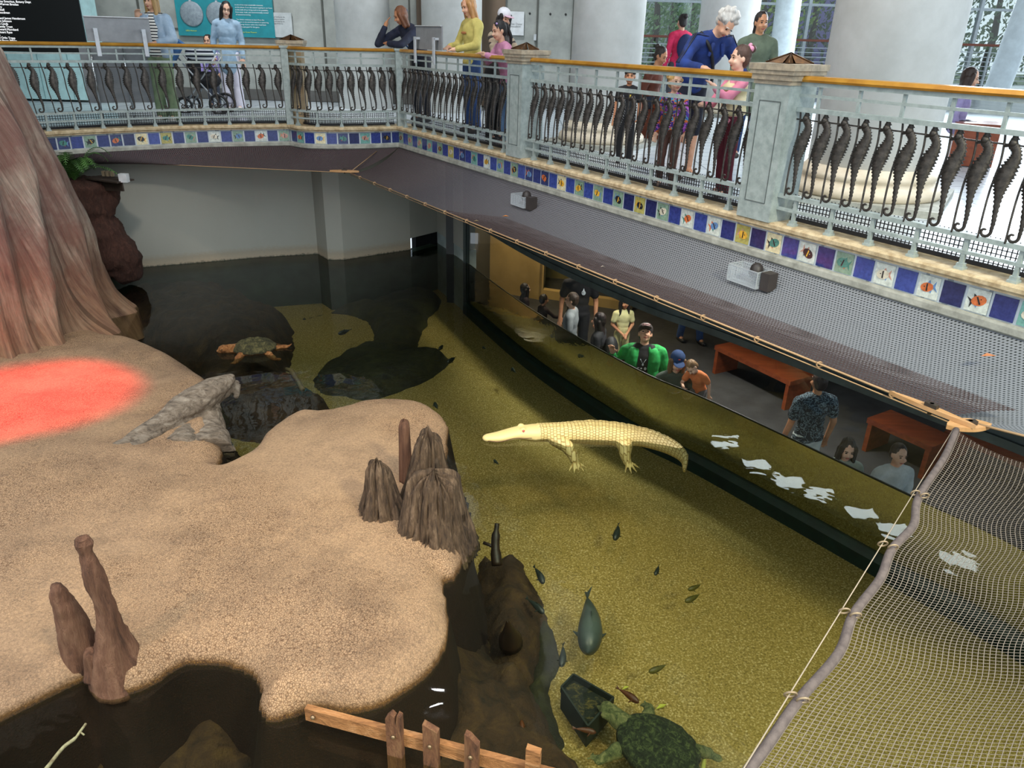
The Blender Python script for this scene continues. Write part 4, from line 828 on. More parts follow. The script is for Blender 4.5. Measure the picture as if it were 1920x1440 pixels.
def knee(label, pts, rad, seed):
    a = MB(); P_ = spline(pts, 8); n = len(P_); rs = []
    for i in range(len(rad) - 1):
        for k in range(8): rs.append(rad[i] + (rad[i + 1] - rad[i]) * k / 8)
    rs.append(rad[-1]); a.tube(P_, rs, 28); me = a.mesh('wood_knee', smooth_w); displace(me, lambda p: .022 * fbm((p.x * 2.2, p.y * 2.2, p.z * 1.1), 3) + .007 * fbm((p.x * 3, p.y * 3, p.z), 12)); o = link('wood_knee', me); return tag(o, label, 'stump')
kb = P(226, 1276, -.02); Yk = kb.y
def kp(x, y, dy=0): return PY(x, y, Yk + dy)
knee('tall slender brown wood knee with a rounded knob, lower left', [kb, kp(216, 1225), kp(205, 1180), kp(190, 1120), kp(172, 1062), kp(163, 1038), kp(157, 1020), kp(153, 1009), kp(151, 1003)], [.17, .118, .078, .056, .048, .038, .050, .040, .006], 1)
Yk2 = P(155, 1240, .06).y
knee('short thick brown wood knee left of the tall one', [PY(158, 1250, Yk2) - V((0, 0, .02)), PY(150, 1220, Yk2), PY(138, 1180, Yk2), PY(124, 1140, Yk2), PY(110, 1108, Yk2), PY(103, 1097, Yk2)], [.10, .088, .082, .068, .045, .014], 2)
Yk3 = P(182, 1260, .08).y
knee('small dark wooden nub between the two brown knees', [PY(180, 1268, Yk3), PY(176, 1245, Yk3), PY(170, 1222, Yk3), PY(168, 1216, Yk3)], [.06, .05, .035, .01], 3)
# driftwood on the island
dw = bark('silver_grey_driftwood', '3c342c', '857868', 'aaa090', 4, (.35, 1, 1)); a = MB()
def dp(x, y, z): return P(x, y, z)
def limb(pts, rad, seg=20): a.tube(spline(pts, 6), [rad[i] + (rad[i + 1] - rad[i]) * k / 6 for i in range(len(rad) - 1) for k in range(6)] + [rad[-1]], seg)
limb([dp(212, 838, .20), dp(245, 826, .22), dp(300, 790, .30), dp(350, 755, .38), dp(400, 728, .44), dp(438, 706, .50)], [.045, .06, .085, .11, .11, .03])
limb([dp(250, 846, .18), dp(275, 822, .22), dp(325, 782, .30), dp(380, 750, .36), dp(430, 722, .38)], [.05, .06, .10, .12, .07])
limb([dp(395, 850, .0), dp(396, 810, .10), dp(392, 775, .22), dp(385, 750, .34)], [.22, .15, .12, .08]); limb([dp(340, 845, .08), dp(352, 810, .14), dp(365, 775, .24)], [.16, .13, .08]); limb([dp(420, 735, .36), dp(445, 718, .37), dp(442, 745, .30)], [.06, .03, .02])
o = remesh(a, 'driftwood_log', dw, .014, 2, None, lambda me: displace(me, lambda p: .022 * fbm((p.x * .7 + p.y * .7, p.y * 3 - p.x * 3, p.z * 4), 1.3, 2) - .014 * (1 - min(1, abs(noise.noise(V((p.x * 1.4 + p.y * 1.4, (p.y - p.x) * 10, p.z * 10)))) * 5)))); tag(o, 'silvery grey driftwood log lying on the island edge', 'driftwood')
# submerged light tip
a = MB(); q = P(537, 692, -.1); a.tube([q, q + V((.09, -.10, .02)), q + V((.26, -.3, -.12))], [.022, .03, .03], 10); o = a.build('sunken_branch', mat('pale_wet_wood', '8a7654', .5, c2='4a3a22')); tag(o, 'pale tipped branch poking up under the floating turtle', 'branch')
# ---------------------------------------------------------------- plank fence in the foreground
wood = bark('planed_reddish_timber', '6b4426', 'ab7848', 'd0a070', 2.2, (.25, 1, 1)); wetw = bark('dark_soaked_timber', '1a100a', '38241a', '5a3a26', 3)
f0, f1 = P(575, 1335, .10), P(1090, 1470, .10); dF = (f1 - f0).normalized()
t = empty('timber_rail_fence', (f0.x, f0.y, 0), 'low wooden plank with short upright stakes standing in the foreground water', 'fence')
L0 = V((f0.x, f0.y, 0)); a = MB(); a.beam(f0 - L0 + V((0, 0, -.0)), f1 - L0 + dF * .3, .035, .085); a.build('plank', wood, t)
for k, (px, py, w_, top, n_) in enumerate([(748, 1375, .085, .20, 0), (812, 1400, .08, .185, 1), (890, 1412, .075, .19, 2), (1003, 1440, .072, .20, 3)]):
    q = P(px, py, .10); s_ = (q - f0).dot(dF); c = f0 - L0 + dF * s_ + V((dF.y, -dF.x, 0)) * .03; a = MB(); h = top + .5; R_ = Matrix((dF, V((-dF.y, dF.x, 0)), V((0, 0, 1)))).transposed()
    hw = w_ / 2; prof = {0: [(-hw, 0), (-hw, h - .04), (-hw * .3, h), (hw * .2, h - .02), (hw * .3, h - .07), (hw * .55, h), (hw, h - .01), (hw, 0)], 1: [(-hw, 0), (-hw, h - .0), (hw, h - .035), (hw, 0)], 2: [(-hw, 0), (-hw * .9, h), (-hw * .2, h - .01), (hw, h - .06), (hw, 0)], 3: [(-hw, 0), (-hw, h), (hw, h - .01), (hw, 0)]}[n_]
    n2_ = len(prof); vs = [c + R_ @ V((u, -.018, z - .5 + .0)) for u, z in prof] + [c + R_ @ V((u, .018, z - .5)) for u, z in prof]
    a.add(vs, [tuple(range(n2_)), tuple(range(n2_, 2 * n2_))[::-1]] + [(i, n2_ + i, n2_ + (i + 1) % n2_, (i + 1) % n2_) for i in range(n2_)]); sk_ = a.build('stake', wood if k == 3 else bark('stained_stake_timber_%d' % k, '2c1a12', '7a5238', 'a07a54', 3, (1, 1, .2)), t)
    a = MB(); a.lathe([(.012, 0), (.012, .01), (.006, .014)], seg=8); me = a.mesh('bolt', flat('9a8468', .35, .7)); me.transform(Matrix.Rotation(math.pi / 2, 4, 'X')); m_ = link('bolt', me, sk_); m_.location = c + R_ @ V((0, -.018, .05)); m_.rotation_euler.z = math.atan2(dF.y, dF.x)
a = MB(); a.lathe([(.014, 0), (.014, .01), (.006, .016)], seg=8); me = a.mesh('bolt', flat('9a8468', .35, .7)); me.transform(Matrix.Rotation(math.pi / 2, 4, 'X')); m_ = link('bolt', me, t); m_.location = f0 - L0 + dF * .05 + V((dF.y, -dF.x, 0)) * .018; m_.rotation_euler.z = math.atan2(dF.y, dF.x)
# lichen twig, lower left
q = P(90, 1437, .5); e = P(161, 1357, .55); a = MB(); a.tube(spline([P(80, 1450, .48), q, P(118, 1402, .52), P(140, 1385, .54), P(150, 1372, .55), e], 5), [.009] * 6 + [.008] * 10 + [.006] * 10, 8); a.tube([P(150, 1372, .55), P(158, 1378, .55)], .004, 6); tag(a.build('lichen_twig', mat('lichen_bark', 'a3a37c', .8, c2='6c5c40', scale=30, bump=.5)), 'pale lichen covered twig at the lower left corner', 'twig')
# sunken basket / crate
t = empty('sunken_crate', P(1095, 1312, -.8), 'dark tapered crate half filled with gravel on the pool bottom', 'crate')
Bq = [P(x, y, -.62) - t.location for x, y in [(1052, 1292), (1075, 1268), (1150, 1312), (1102, 1366)]]; Tq = [(p_ * .98) + V((0, 0, -.18)) for p_ in Bq]; a = MB()
dkm = mat('dark_crate_board', '1f2a22', .6, c2='121a16', scale=8)
for i in range(4): a.beam(Bq[i] - V((0, 0, .0)), Bq[(i + 1) % 4], .012, .05)
a.build('rim', dkm, t); a = MB(); a.add(Bq + Tq, [(0, 1, 5, 4), (1, 2, 6, 5), (2, 3, 7, 6), (3, 0, 4, 7)]); a.build('side', dkm, t); a = MB(); a.add([p_ + V((0, 0, -.03)) for p_ in Bq], [(0, 1, 2, 3)]); a.build('fill', rockmat('crate_fill', '10180f', '1c2a1c', '8a7a34', 12), t)
for (px, py, z, r, lb) in [(1215, 1440, -.5, 0, '')]: pass
leafm = mat('yellow_green_leaf', 'a8ac3c', .5)
for px, py, s_, lb in [(1240, 1325, .03, 'small pale leaf on the gravel beside the big sunken turtle'), (1173, 1290, .02, 'tiny green leaf above the sunken turtle')]:
    q = P(px, py, -.86); a = MB(); a.add([V((-s_ * 1.6, 0, 0)), V((0, -s_ * .6, .01)), V((s_ * 1.6, 0, 0)), V((0, s_ * .6, .01))], [(0, 1, 2, 3)]); o = a.build('leaf', leafm); o.location = q; o.rotation_euler.z = .5; tag(o, lb, 'leaf')
# ================================================================== ANIMALS
gm = NT('ivory_scaled_hide'); uv = gm.add('ShaderNodeUVMap'); bk = gm.add('ShaderNodeTexBrick', i_Scale=1.0, offset=.5); gm.ln(uv.outputs[0], bk.inputs['Vector'])
bk.inputs['Brick Width'].default_value = 1; bk.inputs['Row Height'].default_value = 1; bk.inputs['Mortar Size'].default_value = .10; bk.inputs['Mortar Smooth'].default_value = .6; bk.inputs['Color1'].default_value = rgb('e6d396'); bk.inputs['Color2'].default_value = rgb('dcc686'); bk.inputs['Mortar'].default_value = rgb('a88a4a')
v = gm.coord(); n1 = gm.noise(v, 18, 4); gm.ln(gm.mix(gm.math('MULTIPLY', n1, .35), bk.outputs[0], 'dec47e'), gm.b.inputs['Base Color']); gm.b.inputs['Roughness'].default_value = .45
inv = gm.math('SUBTRACT', 1.0, bk.outputs['Fac']); gm.bump(inv, .8, .012)
gs_px = [(912, 821, .02), (935, 819, .025), (972, 812, .03), (1000, 812, .02), (1030, 812, .01), (1062, 812, .01), (1110, 812, .0), (1160, 815, -.0), (1200, 820, -.01), (1240, 832, -.03), (1268, 846, -.06), (1283, 862, -.11), (1283, 884, -.19)]
sp_ = [P(*q) for q in gs_px]; hw = [.050, .070, .082, .098, .100, .112, .138, .132, .102, .078, .055, .034, .012]; hh = [.030, .042, .060, .082, .088, .098, .114, .106, .090, .082, .072, .055, .022]
SPN = spline(sp_, 10); n = len(SPN)
def interp(L, i): k = min(i // 10, len(L) - 2); t = i / 10 - k; return L[k] + (L[k + 1] - L[k]) * t
seg = 32; vs = []; cum = [0]
for i in range(1, n): cum.append(cum[-1] + (SPN[i] - SPN[i - 1]).length)
TOT = cum[-1]
frames = []
for i, p in enumerate(SPN):
    t = (SPN[min(i + 1, n - 1)] - SPN[max(i - 1, 0)]); t.z *= .5; t.normalize(); sd = V((t.y, -t.x, 0)).normalized(); up = sd.cross(t).normalized()
    if up.z < 0: up = -up
    frames.append((t, sd, up)); w_, h_ = interp(hw, i), interp(hh, i); s_ = cum[i]
    for j in range(seg):
        a_ = 2 * math.pi * j / seg; c_, u_ = math.cos(a_), math.sin(a_)
        x = w_ * (abs(c_) ** .8) * (1 if c_ > 0 else -1); z = h_ * (u_ if u_ > 0 else u_ * .85)
        rid = 0
        if i > 32 and u_ > .2:
            row = abs(math.sin(math.pi * s_ / .033)) ** .6
            for q in (.0, .35, .7): rid = max(rid, math.exp(-((abs(c_) - q) / .10) ** 2))
            rid *= .012 * row * (1.6 if i > 80 else 1)
        vs.append(p + sd * x + up * (z + rid))
a = MB(); fs = [(i * seg + j, i * seg + (j + 1) % seg, (i + 1) * seg + (j + 1) % seg, (i + 1) * seg + j) for i in range(n - 1) for j in range(seg)] + [tuple(range(seg))[::-1], tuple((n - 1) * seg + j for j in range(seg))]
a.add(vs, fs, 0, True)
a.ball(SPN[0] + V((.012, 0, 0)), (.052, .052, .031), seg=14)
# brow ridges, nostril bump, neck plates
t, sd, up = frames[22]
for s_ in (-1, 1): a.ball(SPN[22] + sd * s_ * .042 + up * .056, (.032, .024, .022), seg=10, M=Matrix((t, sd, up)).transposed()); a.ball(SPN[30] + sd * s_ * .07 - up * .01, (.05, .03, .045), seg=10)
a.ball(SPN[3] + frames[3][2] * .022, (.028, .028, .012), seg=10)
def leg(pts, rad, fingers, fl, spread=.9):
    for i in range(len(pts) - 1): a.cone(pts[i], pts[i + 1], rad[i], rad[i + 1], 12)
    pz = pts[-1]; d = (pts[-1] - pts[-2]); d.z *= .3; d.normalize(); s2 = V((d.y, -d.x, 0)).normalized()
    for k in range(fingers):
        w = (k - (fingers - 1) / 2) / ((fingers - 1) / 2) * spread; dr = (d * math.cos(w) + s2 * math.sin(w)).normalized(); m_ = pz + dr * fl * .55 + V((0, 0, .004)); e = pz + dr * fl + V((0, 0, -.012)); a.cone(pz, m_, .018, .013, 8); a.cone(m_, e, .013, .005, 8)
bl = lambda px, py, z: P(px, py, z)
leg([bl(1040, 822, -.01), bl(1062, 836, -.03), bl(1074, 852, -.07), bl(1078, 868, -.13)], [.072, .064, .052, .036], 5, .115)
leg([bl(1165, 822, -.02), bl(1172, 836, -.04), bl(1172, 852, -.08), bl(1176, 866, -.14)], [.088, .074, .054, .040], 4, .125, .75)
t, sd, up = frames[46]; far = sd * (1 if (P(1060, 700) - SPN[46]).dot(sd) > 0 else -1)
leg([SPN[46] + far * .07, SPN[46] + far * .16 + V((0, 0, -.03)), SPN[46] + far * .2 + V((.05, 0, -.12))], [.045, .04, .026], 5, .07)
leg([SPN[74] + far * .08, SPN[74] + far * .17 + V((0, 0, -.04)), SPN[74] + far * .2 + V((.06, 0, -.14))], [.055, .045, .028], 4, .08)
SA_ = np.array([list(p) for p in SPN])
def gator_uv(me):
    nv = len(me.vertices); co = np.empty(nv * 3); me.vertices.foreach_get('co', co); co = co.reshape(-1, 3); out = []
    for c in co:
        d = ((SA_ - c) ** 2).sum(1); i = int(d.argmin()); t, sd, up = frames[i]; r = V(c) - SPN[i]; an = math.atan2(r.dot(sd), r.dot(up)); out.append((an * (interp(hw, i) + .02) / .030 + .5, (cum[i] + r.dot(t)) / .034) if i > 33 else (.25, .5))
    set_uv(me, out)
g_ = remesh(a, 'albino_alligator', gm.m, .0075, 1, None, gator_uv); tag(g_, 'ivory white albino alligator floating at the water surface near the window', 'alligator')
t, sd, up = frames[22]; near = -far if far.dot(frames[22][1]) * 1 > 0 else -far
for s_ in (-1, 1):
    a = MB(); q = SPN[22] + sd * s_ * .063 + up * .052; a.ball(q, .0125, seg=12); a.build('eye', mat('pink_red_eye', 'd0645e', .2), g_)
a = MB(); mp_ = []
side = sd if sd.dot(EYE - SPN[10]) > 0 else -sd
for i in range(2, 29, 2):
    ss = frames[i][1] if frames[i][1].dot(side) > 0 else -frames[i][1]; mp_.append(SPN[i] + ss * (interp(hw, i) * .985 + .001) + V((0, 0, -.010 + .006 * math.sin(i * .5))))
a.tube(spline(mp_, 3), .0035, 6); a.build('mouth_line', mat('dark_mouth_line', '6b4a34', .6), g_)
# ---------------------------------------------------------------- turtles
def turtle(label, pos, rz, L, cols, skin, tilt=(0, 0), name='snapping_turtle', head=1):
    """head towards -X"""
    t = empty(name, pos, label, 'turtle', None, rz); t.rotation_euler = (tilt[0], tilt[1], rz)
    W2, H2 = L * .40, L * .20; nu, nv = 30, 40; vs = []
    for i in range(nu + 1):
        f = i / nu
        for j in range(nv):
            w = 2 * math.pi * j / nv; r = f; x = math.cos(w) * r * L / 2; y = math.sin(w) * r * W2 * (1 + .06 * math.cos(w)); serr = 1 + (.05 * math.sin(14 * w) if f > .9 and math.cos(w) > -.2 else 0)
            z = H2 * math.sqrt(max(0, 1 - f ** 2.4)); keel = 0
            for yk in (0, .42, -.42): keel = max(keel, math.exp(-((y / W2 - yk * (1 - .3 * abs(x) / L)) / .10) ** 2))
            z += keel * .11 * H2 * (1 + 1.0 * abs(math.sin(x / L * 16))) * (1 - f ** 4); vs.append((x * serr, y * serr, z))
    a = MB(); fs = [(i * nv + j, i * nv + (j + 1) % nv, (i + 1) * nv + (j + 1) % nv, (i + 1) * nv + j) for i in range(nu) for j in range(nv)] + [tuple(nu * nv + j for j in range(nv))]
    a.add(vs, fs, 0, True); a.build('shell', cols, t)
    a = MB(); a.ball((0, 0, -.01), (L * .46, W2 * .9, H2 * .35), seg=16); hx = -L * .5
    a.cone((hx * .8, 0, .01), (hx - .10 * L, 0, .02), .12 * L, .11 * L, 14); a.ball((hx - .17 * L, 0, .025), (.14 * L, .12 * L, .085 * L), seg=14); a.cone((hx - .22 * L, 0, .02), (hx - .34 * L, 0, .0), .07 * L, .022 * L, 10); a.cone((hx - .2 * L, 0, -.03 * L), (hx - .30 * L, 0, -.02 * L), .06 * L, .03 * L, 10)
    for s_ in (-1, 1):
        a.cone((hx * .6, s_ * W2 * .7, -.02), (hx * .8, s_ * W2 * 1.18, -.05), .085 * L, .065 * L, 12); a.ball((hx * .88, s_ * W2 * 1.28, -.06), (.09 * L, .06 * L, .03 * L), seg=10)
        for k in range(5): a.cone((hx * .9, s_ * W2 * 1.28 + (k - 2) * .018 * L, -.06), (hx * .9 - .12 * L, s_ * W2 * 1.32 + (k - 2) * .035 * L, -.075), .014 * L, .004 * L, 6)
        a.cone((-hx * .6, s_ * W2 * .7, -.02), (-hx * .85, s_ * W2 * 1.1, -.06), .085 * L, .06 * L, 12); a.ball((-hx * .98, s_ * W2 * 1.16, -.07), (.10 * L, .055 * L, .03 * L), seg=10)
    a.tube(spline([(-hx * .9, 0, -.01), (-hx * 1.2, .02 * L, -.01), (-hx * 1.5, -.03 * L, .0), (-hx * 1.72, -.01 * L, .03)], 4), [.06 * L * (1 - i / 14) + .006 for i in range(13)], 8)
    remesh(a, 'body', skin, max(.006, L * .018), 1, t, lambda me: displace(me, lambda p: .010 * L / .5 * fbm(p, 16)))
    for s_ in (-1, 1):
        a = MB(); a.ball((hx - .22 * L, s_ * .095 * L, .055 * L), .016 * L, seg=8); a.build('eye', flat('1a120c', .2), t)
    return t
shell1 = rockmat('mossy_keeled_shell', '1f1c10', '4a4826', '8a8050', 9); skin1 = rockmat('orange_tan_turtle_skin', '6b3a1c', 'b0743c', 'd8a468', 14)
c0 = P(478, 656, .0); hd = P(395, 662, .0); d = hd - c0; turtle('snapping turtle with mossy shell and orange tan head at the surface, far left', c0 + V((0, 0, .02)), math.atan2(-d.y, -d.x), .50, shell1, skin1)
shell2 = rockmat('dark_green_keeled_shell', '10180e', '2e3e22', '7a8a50', 20); skin2 = rockmat('pale_green_turtle_skin', '2c3a20', '7a8450', 'b8b478', 14)
c0 = P(1232, 1402, -.62); hd = P(1150, 1345, -.62); d = hd - c0; turtle('large dark green turtle under water at the bottom edge', c0, math.atan2(-d.y, -d.x), .56, shell2, skin2)
a = MB(); q = [P(x, y, -.7) for x, y in [(1312, 1398), (1320, 1415), (1318, 1440), (1312, 1460)]]; a.tube(spline(q, 4), [.008 + .001 * i for i in range(13)], 8); tag(a.build('sunken_horn_coral', mat('olive_pale_twig', 'a8a850', .6)), 'pale yellow green twig standing beside the sunken turtle', 'twig')
# ---------------------------------------------------------------- fish
def fish(px, py, qx, qy, z, m, label, fat=1.0, fork=True):
    h, tl = P(px, py, z), P(qx, qy, z); L = (h - tl).length; d = (tl - h).normalized(); sd = V((d.y, -d.x, 0)).normalized()
    t = empty('fish', h, label, 'fish', 'fish in the pool'); a = MB(); pts = []; rad = []
    for i in range(15):
        f = i / 14; pts.append(d * L * .84 * f + sd * .03 * L * math.sin(f * 3.1) ); rad.append(L * .115 * fat * (math.sin(math.pi * min(1, f ** .72)) ** .8 + .10) * (1 - .25 * f))
    a.tube(pts, rad, 14, flatten=1.15); a.build('body', m, t)
    e = pts[-1]; a = MB(); a.add([e - d * L * .04, e + d * L * .16 + sd * L * .055 + V((0, 0, .05 * L)), e + d * L * .10, e + d * L * .16 - sd * L * .03 - V((0, 0, .05 * L))], [(0, 1, 2), (0, 2, 3)])
    a.add([e - d * L * .04 + V((0, 0, .004)), e + d * L * .16 + sd * L * .055 + V((0, 0, .05 * L + .004)), e + d * L * .10 + V((0, 0, .004)), e + d * L * .16 - sd * L * .03 - V((0, 0, .05 * L - .004))], [(2, 1, 0), (3, 2, 0)]); a.build('tail_fin', m, t)
    a = MB()
    for s_ in (-1, 1): b_ = pts[4] + sd * s_ * rad[4] * .8; a.cone(b_, b_ + sd * s_ * L * .07 + d * L * .09 - V((0, 0, .02)), .010 * L * 3, .003, 8)
    a.build('pectoral_fin', m, t); a = MB(); a.add([pts[5] + V((0, 0, rad[5] * .9)), pts[7] + V((0, 0, rad[7] * 1.5)), pts[9] + V((0, 0, rad[9] * .9))], [(0, 1, 2)]); a.build('dorsal_fin', m, t)
    return t
bf = mat('blue_black_fish', '2c3634', .4, c2='1a2220', scale=5); of = mat('olive_fish', '5c5a1e', .5, c2='3c3a14', scale=8); rf_ = mat('reddish_brown_fish', '5a3216', .5, c2='3a2010', scale=8)
fish(1102, 1224, 1101, 1104, -.55, mat('slate_grey_fish', '46524e', .4, c2='2e3836', scale=4), 'largest slate grey fish above the gravel, seen from above', 1.15)
for args in [(1019, 1094, 1000, 1060, bf, 'small dark fish near the top of the sunken boulder'), (1020, 1150, 985, 1120, bf, 'dark fish right of the sunken wood knee'), (1216, 1260, 1254, 1244, of, 'olive fish alone over the bright gravel'), (1198, 1318, 1154, 1288, rf_, 'reddish brown fish above the sunken turtle'),
    (1118, 1374, 1072, 1365, rf_, 'brown fish left of the sunken turtle head'), (1052, 1250, 1056, 1205, bf, 'thin dark fish beside the greenish rock rim'), (1152, 1012, 1160, 980, bf, 'small dark fish below the hind foot of the alligator'), (1228, 1078, 1236, 1058, bf, 'small dark fish over the middle of the gravel'),
    (1284, 1128, 1316, 1112, of, 'upper of two small olive fish right of the centre of the gravel'), (1290, 1106, 1318, 1094, of, 'fainter small olive fish just above the other olive one'), (634, 626, 660, 617, bf, 'dark fish above the gravel in the far part of the pool'), (823, 655, 832, 645, bf, 'tiny dark fish in the far part of the pool near the glass'),
    (838, 680, 856, 668, bf, 'tiny dark fish right of the long submerged log shape'), (926, 862, 937, 872, bf, 'small dark fish below the snout of the alligator'), (978, 1350, 984, 1380, rf_, 'dim brown fish over the submerged rock shelf'), (815, 755, 822, 768, bf, 'tiny dark fish above the tip of the island'), (960, 690, 968, 700, bf, 'tiny fish in shade left of the window frame'), (905, 650, 912, 655, bf, 'tiny fish near the far end of the window')]:
    fish(args[0], args[1], args[2], args[3], -.6, args[4], args[5], 1.0)
# ================================================================== PEOPLE
def MBb(o, k, T, RL):
    a = MB(); a.ball(T((0, -.20, 1.20)), (.15 * k, .12 * k, .2 * k), seg=14, M=RL); a.build("backpack", flat("121214", .6), o)
SKIN = {'fair': ('e6b79a', 'cf9878'), 'light': ('deb094', 'c48f70'), 'tan': ('c88f68', 'a87050'), 'pale': ('ecc4aa', 'd8a68a')}
def cloth(name, c, c2=None, stripes=None, checks=None):
    if name in MATS: return MATS[name]
    if not stripes: return mat(name, c, .85, c2=c2 or None, scale=9, bump=.25, bscale=26, bdist=.008)
    t = NT(name); v = t.coord('Object', (1, 1, 1)); sp = t.add('ShaderNodeSeparateXYZ'); t.ln(v, sp.inputs[0]); f = t.math('FRACT', t.math('DIVIDE', sp.outputs[2], stripes[1])); g_ = t.math('GREATER_THAN', f, stripes[2]); t.ln(t.mix(g_, c, stripes[0]), t.b.inputs['Base Color']); t.b.inputs['Roughness'].default_value = .85; MATS[name] = t.m; return t.m
def splash(name, base, cols, sc=9):
    if name in MATS: return MATS[name]
    t = NT(name); v = t.coord(); n = t.noise(v, sc, 2, .5, 1.0); st = []; m = len(cols)
    cc = t.ramp(n, [(.30 + .4 * i / m, c) for i, c in enumerate(cols)]); t.n[-1]; 
    for nd in t.n:
        if nd.type == 'VALTORGB': nd.color_ramp.interpolation = 'CONSTANT'
    t.ln(cc, t.b.inputs['Base Color']); t.b.inputs['Roughness'].default_value = .85; MATS[name] = t.m; return t.m
def person(label, xy, zf, h, yaw, skin='light', shirt=None, sleeves='long', pants=None, shoes='2a2a2c', hair=('short', '2a1c14'), lean=0, side=0, head=(0, 0, 0), armL=None, armR=None, sit=False, legs=None, hem=.92, kid=0, glasses=False, cap=None, group=None, extra=None, vox=.013, collar=None, wide=1.0, bottom='pants'):
    """origin at the feet; faces +Y turned by yaw degrees; armL / armR = (elbow, hand) in metres for a 1.75 m body"""
    k = h / 1.75; hs = 1 + .30 * kid; sk = mat('skin_' + skin, SKIN[skin][0], .55, c2=SKIN[skin][1], scale=6)
    dz = -.46 if sit else 0
    RL = Matrix.Rotation(-math.radians(lean), 3, 'X') @ Matrix.Rotation(math.radians(side), 3, 'Y'); piv = V((0, 0, .95 + dz))
    def T(p):
        p = V(p); p.x *= wide; return (piv + RL @ (p + V((0, 0, dz)) - piv)) * k
    def E(a, c, r, g=0): a.ball(T(c), tuple((x + g) * k for x in (r[0] * wide, r[1], r[2])), seg=16, M=RL)
    def C(a, p, q, r1, r2, g=0): a.cone(p * k if False else p, q, (r1 + g) * k, (r2 + g) * k, 12)
    def torso(a, g, low=.92):
        E(a, (0, 0, 1.02), (.145, .105, .12), g); E(a, (0, 0, 1.15), (.135, .098, .14), g); E(a, (0, .0, 1.30), (.155, .112, .16), g); C(a, T((-.135, -.01, 1.405)), T((.135, -.01, 1.405)), .066, .066, g); C(a, T((-.07, -.01, 1.43)), T((.07, -.01, 1.43)), .066, .066, g)
        if low < .95: E(a, (0, 0, .94), (.16, .118, .95 - low + .05), g)
        if low < .80: C(a, T((0, 0, .9)), T((0, 0, low)), .15, .16, g)
    shl = {s: T((s * .175, -.01, 1.40)) for s in (-1, 1)}
    arms = {}
    for s, ar in ((-1, armL), (1, armR)):
        if ar is None: el, ha = T((s * .235, -.03, 1.13)), T((s * .245, .05, .88))
        else: el, ha = V(ar[0]) * k, V(ar[1]) * k
        arms[s] = (el, ha)
    if legs is None:
        if sit: legs = {s: (V((s * .10, 0, .52)) * k, V((s * .12, .42, .52)) * k, V((s * .12, .42, .09)) * k) for s in (-1, 1)}
        else: legs = {s: (V((s * .09, 0, .92)) * k, V((s * .10, .015, .49)) * k, V((s * .10, -.01, .09)) * k) for s in (-1, 1)}
    else: legs = {s: tuple(V(p) * k for p in legs[0 if s < 0 else 1]) for s in (-1, 1)}
    def arm(a, s, g, f=1.0):
        el, ha = arms[s]; C(a, shl[s], el, .050, .040, g)
        if f > .5: C(a, el, el.lerp(ha, f), .040, .030 if f >= .9 else .034, g)
    # head frame
    HR = RL @ Matrix.Rotation(math.radians(head[0]), 3, 'Z') @ Matrix.Rotation(math.radians(head[1]), 3, 'X') @ Matrix.Rotation(math.radians(head[2]), 3, 'Y')
    nb = T((0, -.01, 1.44)); hc = nb + (RL @ V((0, .015, .085))) * k
    def HP(p): return hc + HR @ (V(p) * k * hs)
    def HE(a, c, r, g=0, seg=14): a.ball(HP(c), tuple((x + g) * k * hs for x in r), seg=seg, M=HR)
    b = MB(); torso(b, 0); E(b, (0, 0, .95), (.15, .11, .12))
    b.cone(nb, HP((0, -.01, .06)), .052 * k, .050 * k, 12)
    HE(b, (0, -.012, .135), (.076, .094, .098)); HE(b, (0, .022, .07), (.060, .066, .072)); HE(b, (0, .052, .022), (.028, .028, .022)); b.cone(HP((0, .085, .108)), HP((0, .106, .080)), .010 * k * hs, .0135 * k * hs, 8)
    for s in (-1, 1): HE(b, (s * .077, -.008, .098), (.010, .018, .030), 0, 10); HE(b, (s * .034, .068, .072), (.026, .022, .024), 0, 10)
    HE(b, (0, .076, .134), (.052, .014, .012), 0, 10)
    for s in (-1, 1):
        arm(b, s, 0); el, ha = arms[s]; d = (ha - el).normalized(); u = d.cross(V((0, 0, 1)));
        if u.length < .2: u = V((0, 1, 0)).cross(d)
        u.normalize(); w_ = u.cross(d).normalized(); hk = k * (1 + .1 * kid)
        pc = ha + d * .045 * hk; b.cone(ha, pc, .030 * hk, .032 * hk, 10); b.ball(pc + d * .012 * hk, (.040 * hk, .018 * hk, .044 * hk), seg=12, M=Matrix((u, w_, d)).transposed())
        for f in range(4):
            o_ = u * ((f - 1.5) * .021 * hk); L = (.070, .080, .075, .058)[f] * hk; p0 = pc + d * .035 * hk + o_; p1 = p0 + d * L * .5 + o_ * .12 - w_ * .004 * hk; p2 = p1 + d * L * .45 - w_ * .016 * hk; b.cone(p0, p1, .0098 * hk, .0092 * hk, 8); b.cone(p1, p2, .0092 * hk, .008 * hk, 8)
        sg = -s; p0 = ha + d * .02 * hk + u * .028 * hk * sg; p1 = p0 + (d * .6 + u * sg * .8) * .038 * hk; b.cone(p0, p1, .013 * hk, .011 * hk, 8); b.cone(p1, p1 + (d * .9 + u * sg * .3) * .030 * hk, .011 * hk, .009 * hk, 8)
    for s in (-1, 1): H_, K_, A_ = legs[s]; C(b, H_, K_, .085, .055); C(b, K_, A_, .052, .038); C(b, A_, A_ + V((0, .10, -.045)) * k, .038, .03)
    o = remesh(b, 'person', sk, vox * max(.62, k), 1); o.location = (xy[0], xy[1], zf); o.rotation_euler.z = math.radians(yaw); tag(o, label, 'person', group)
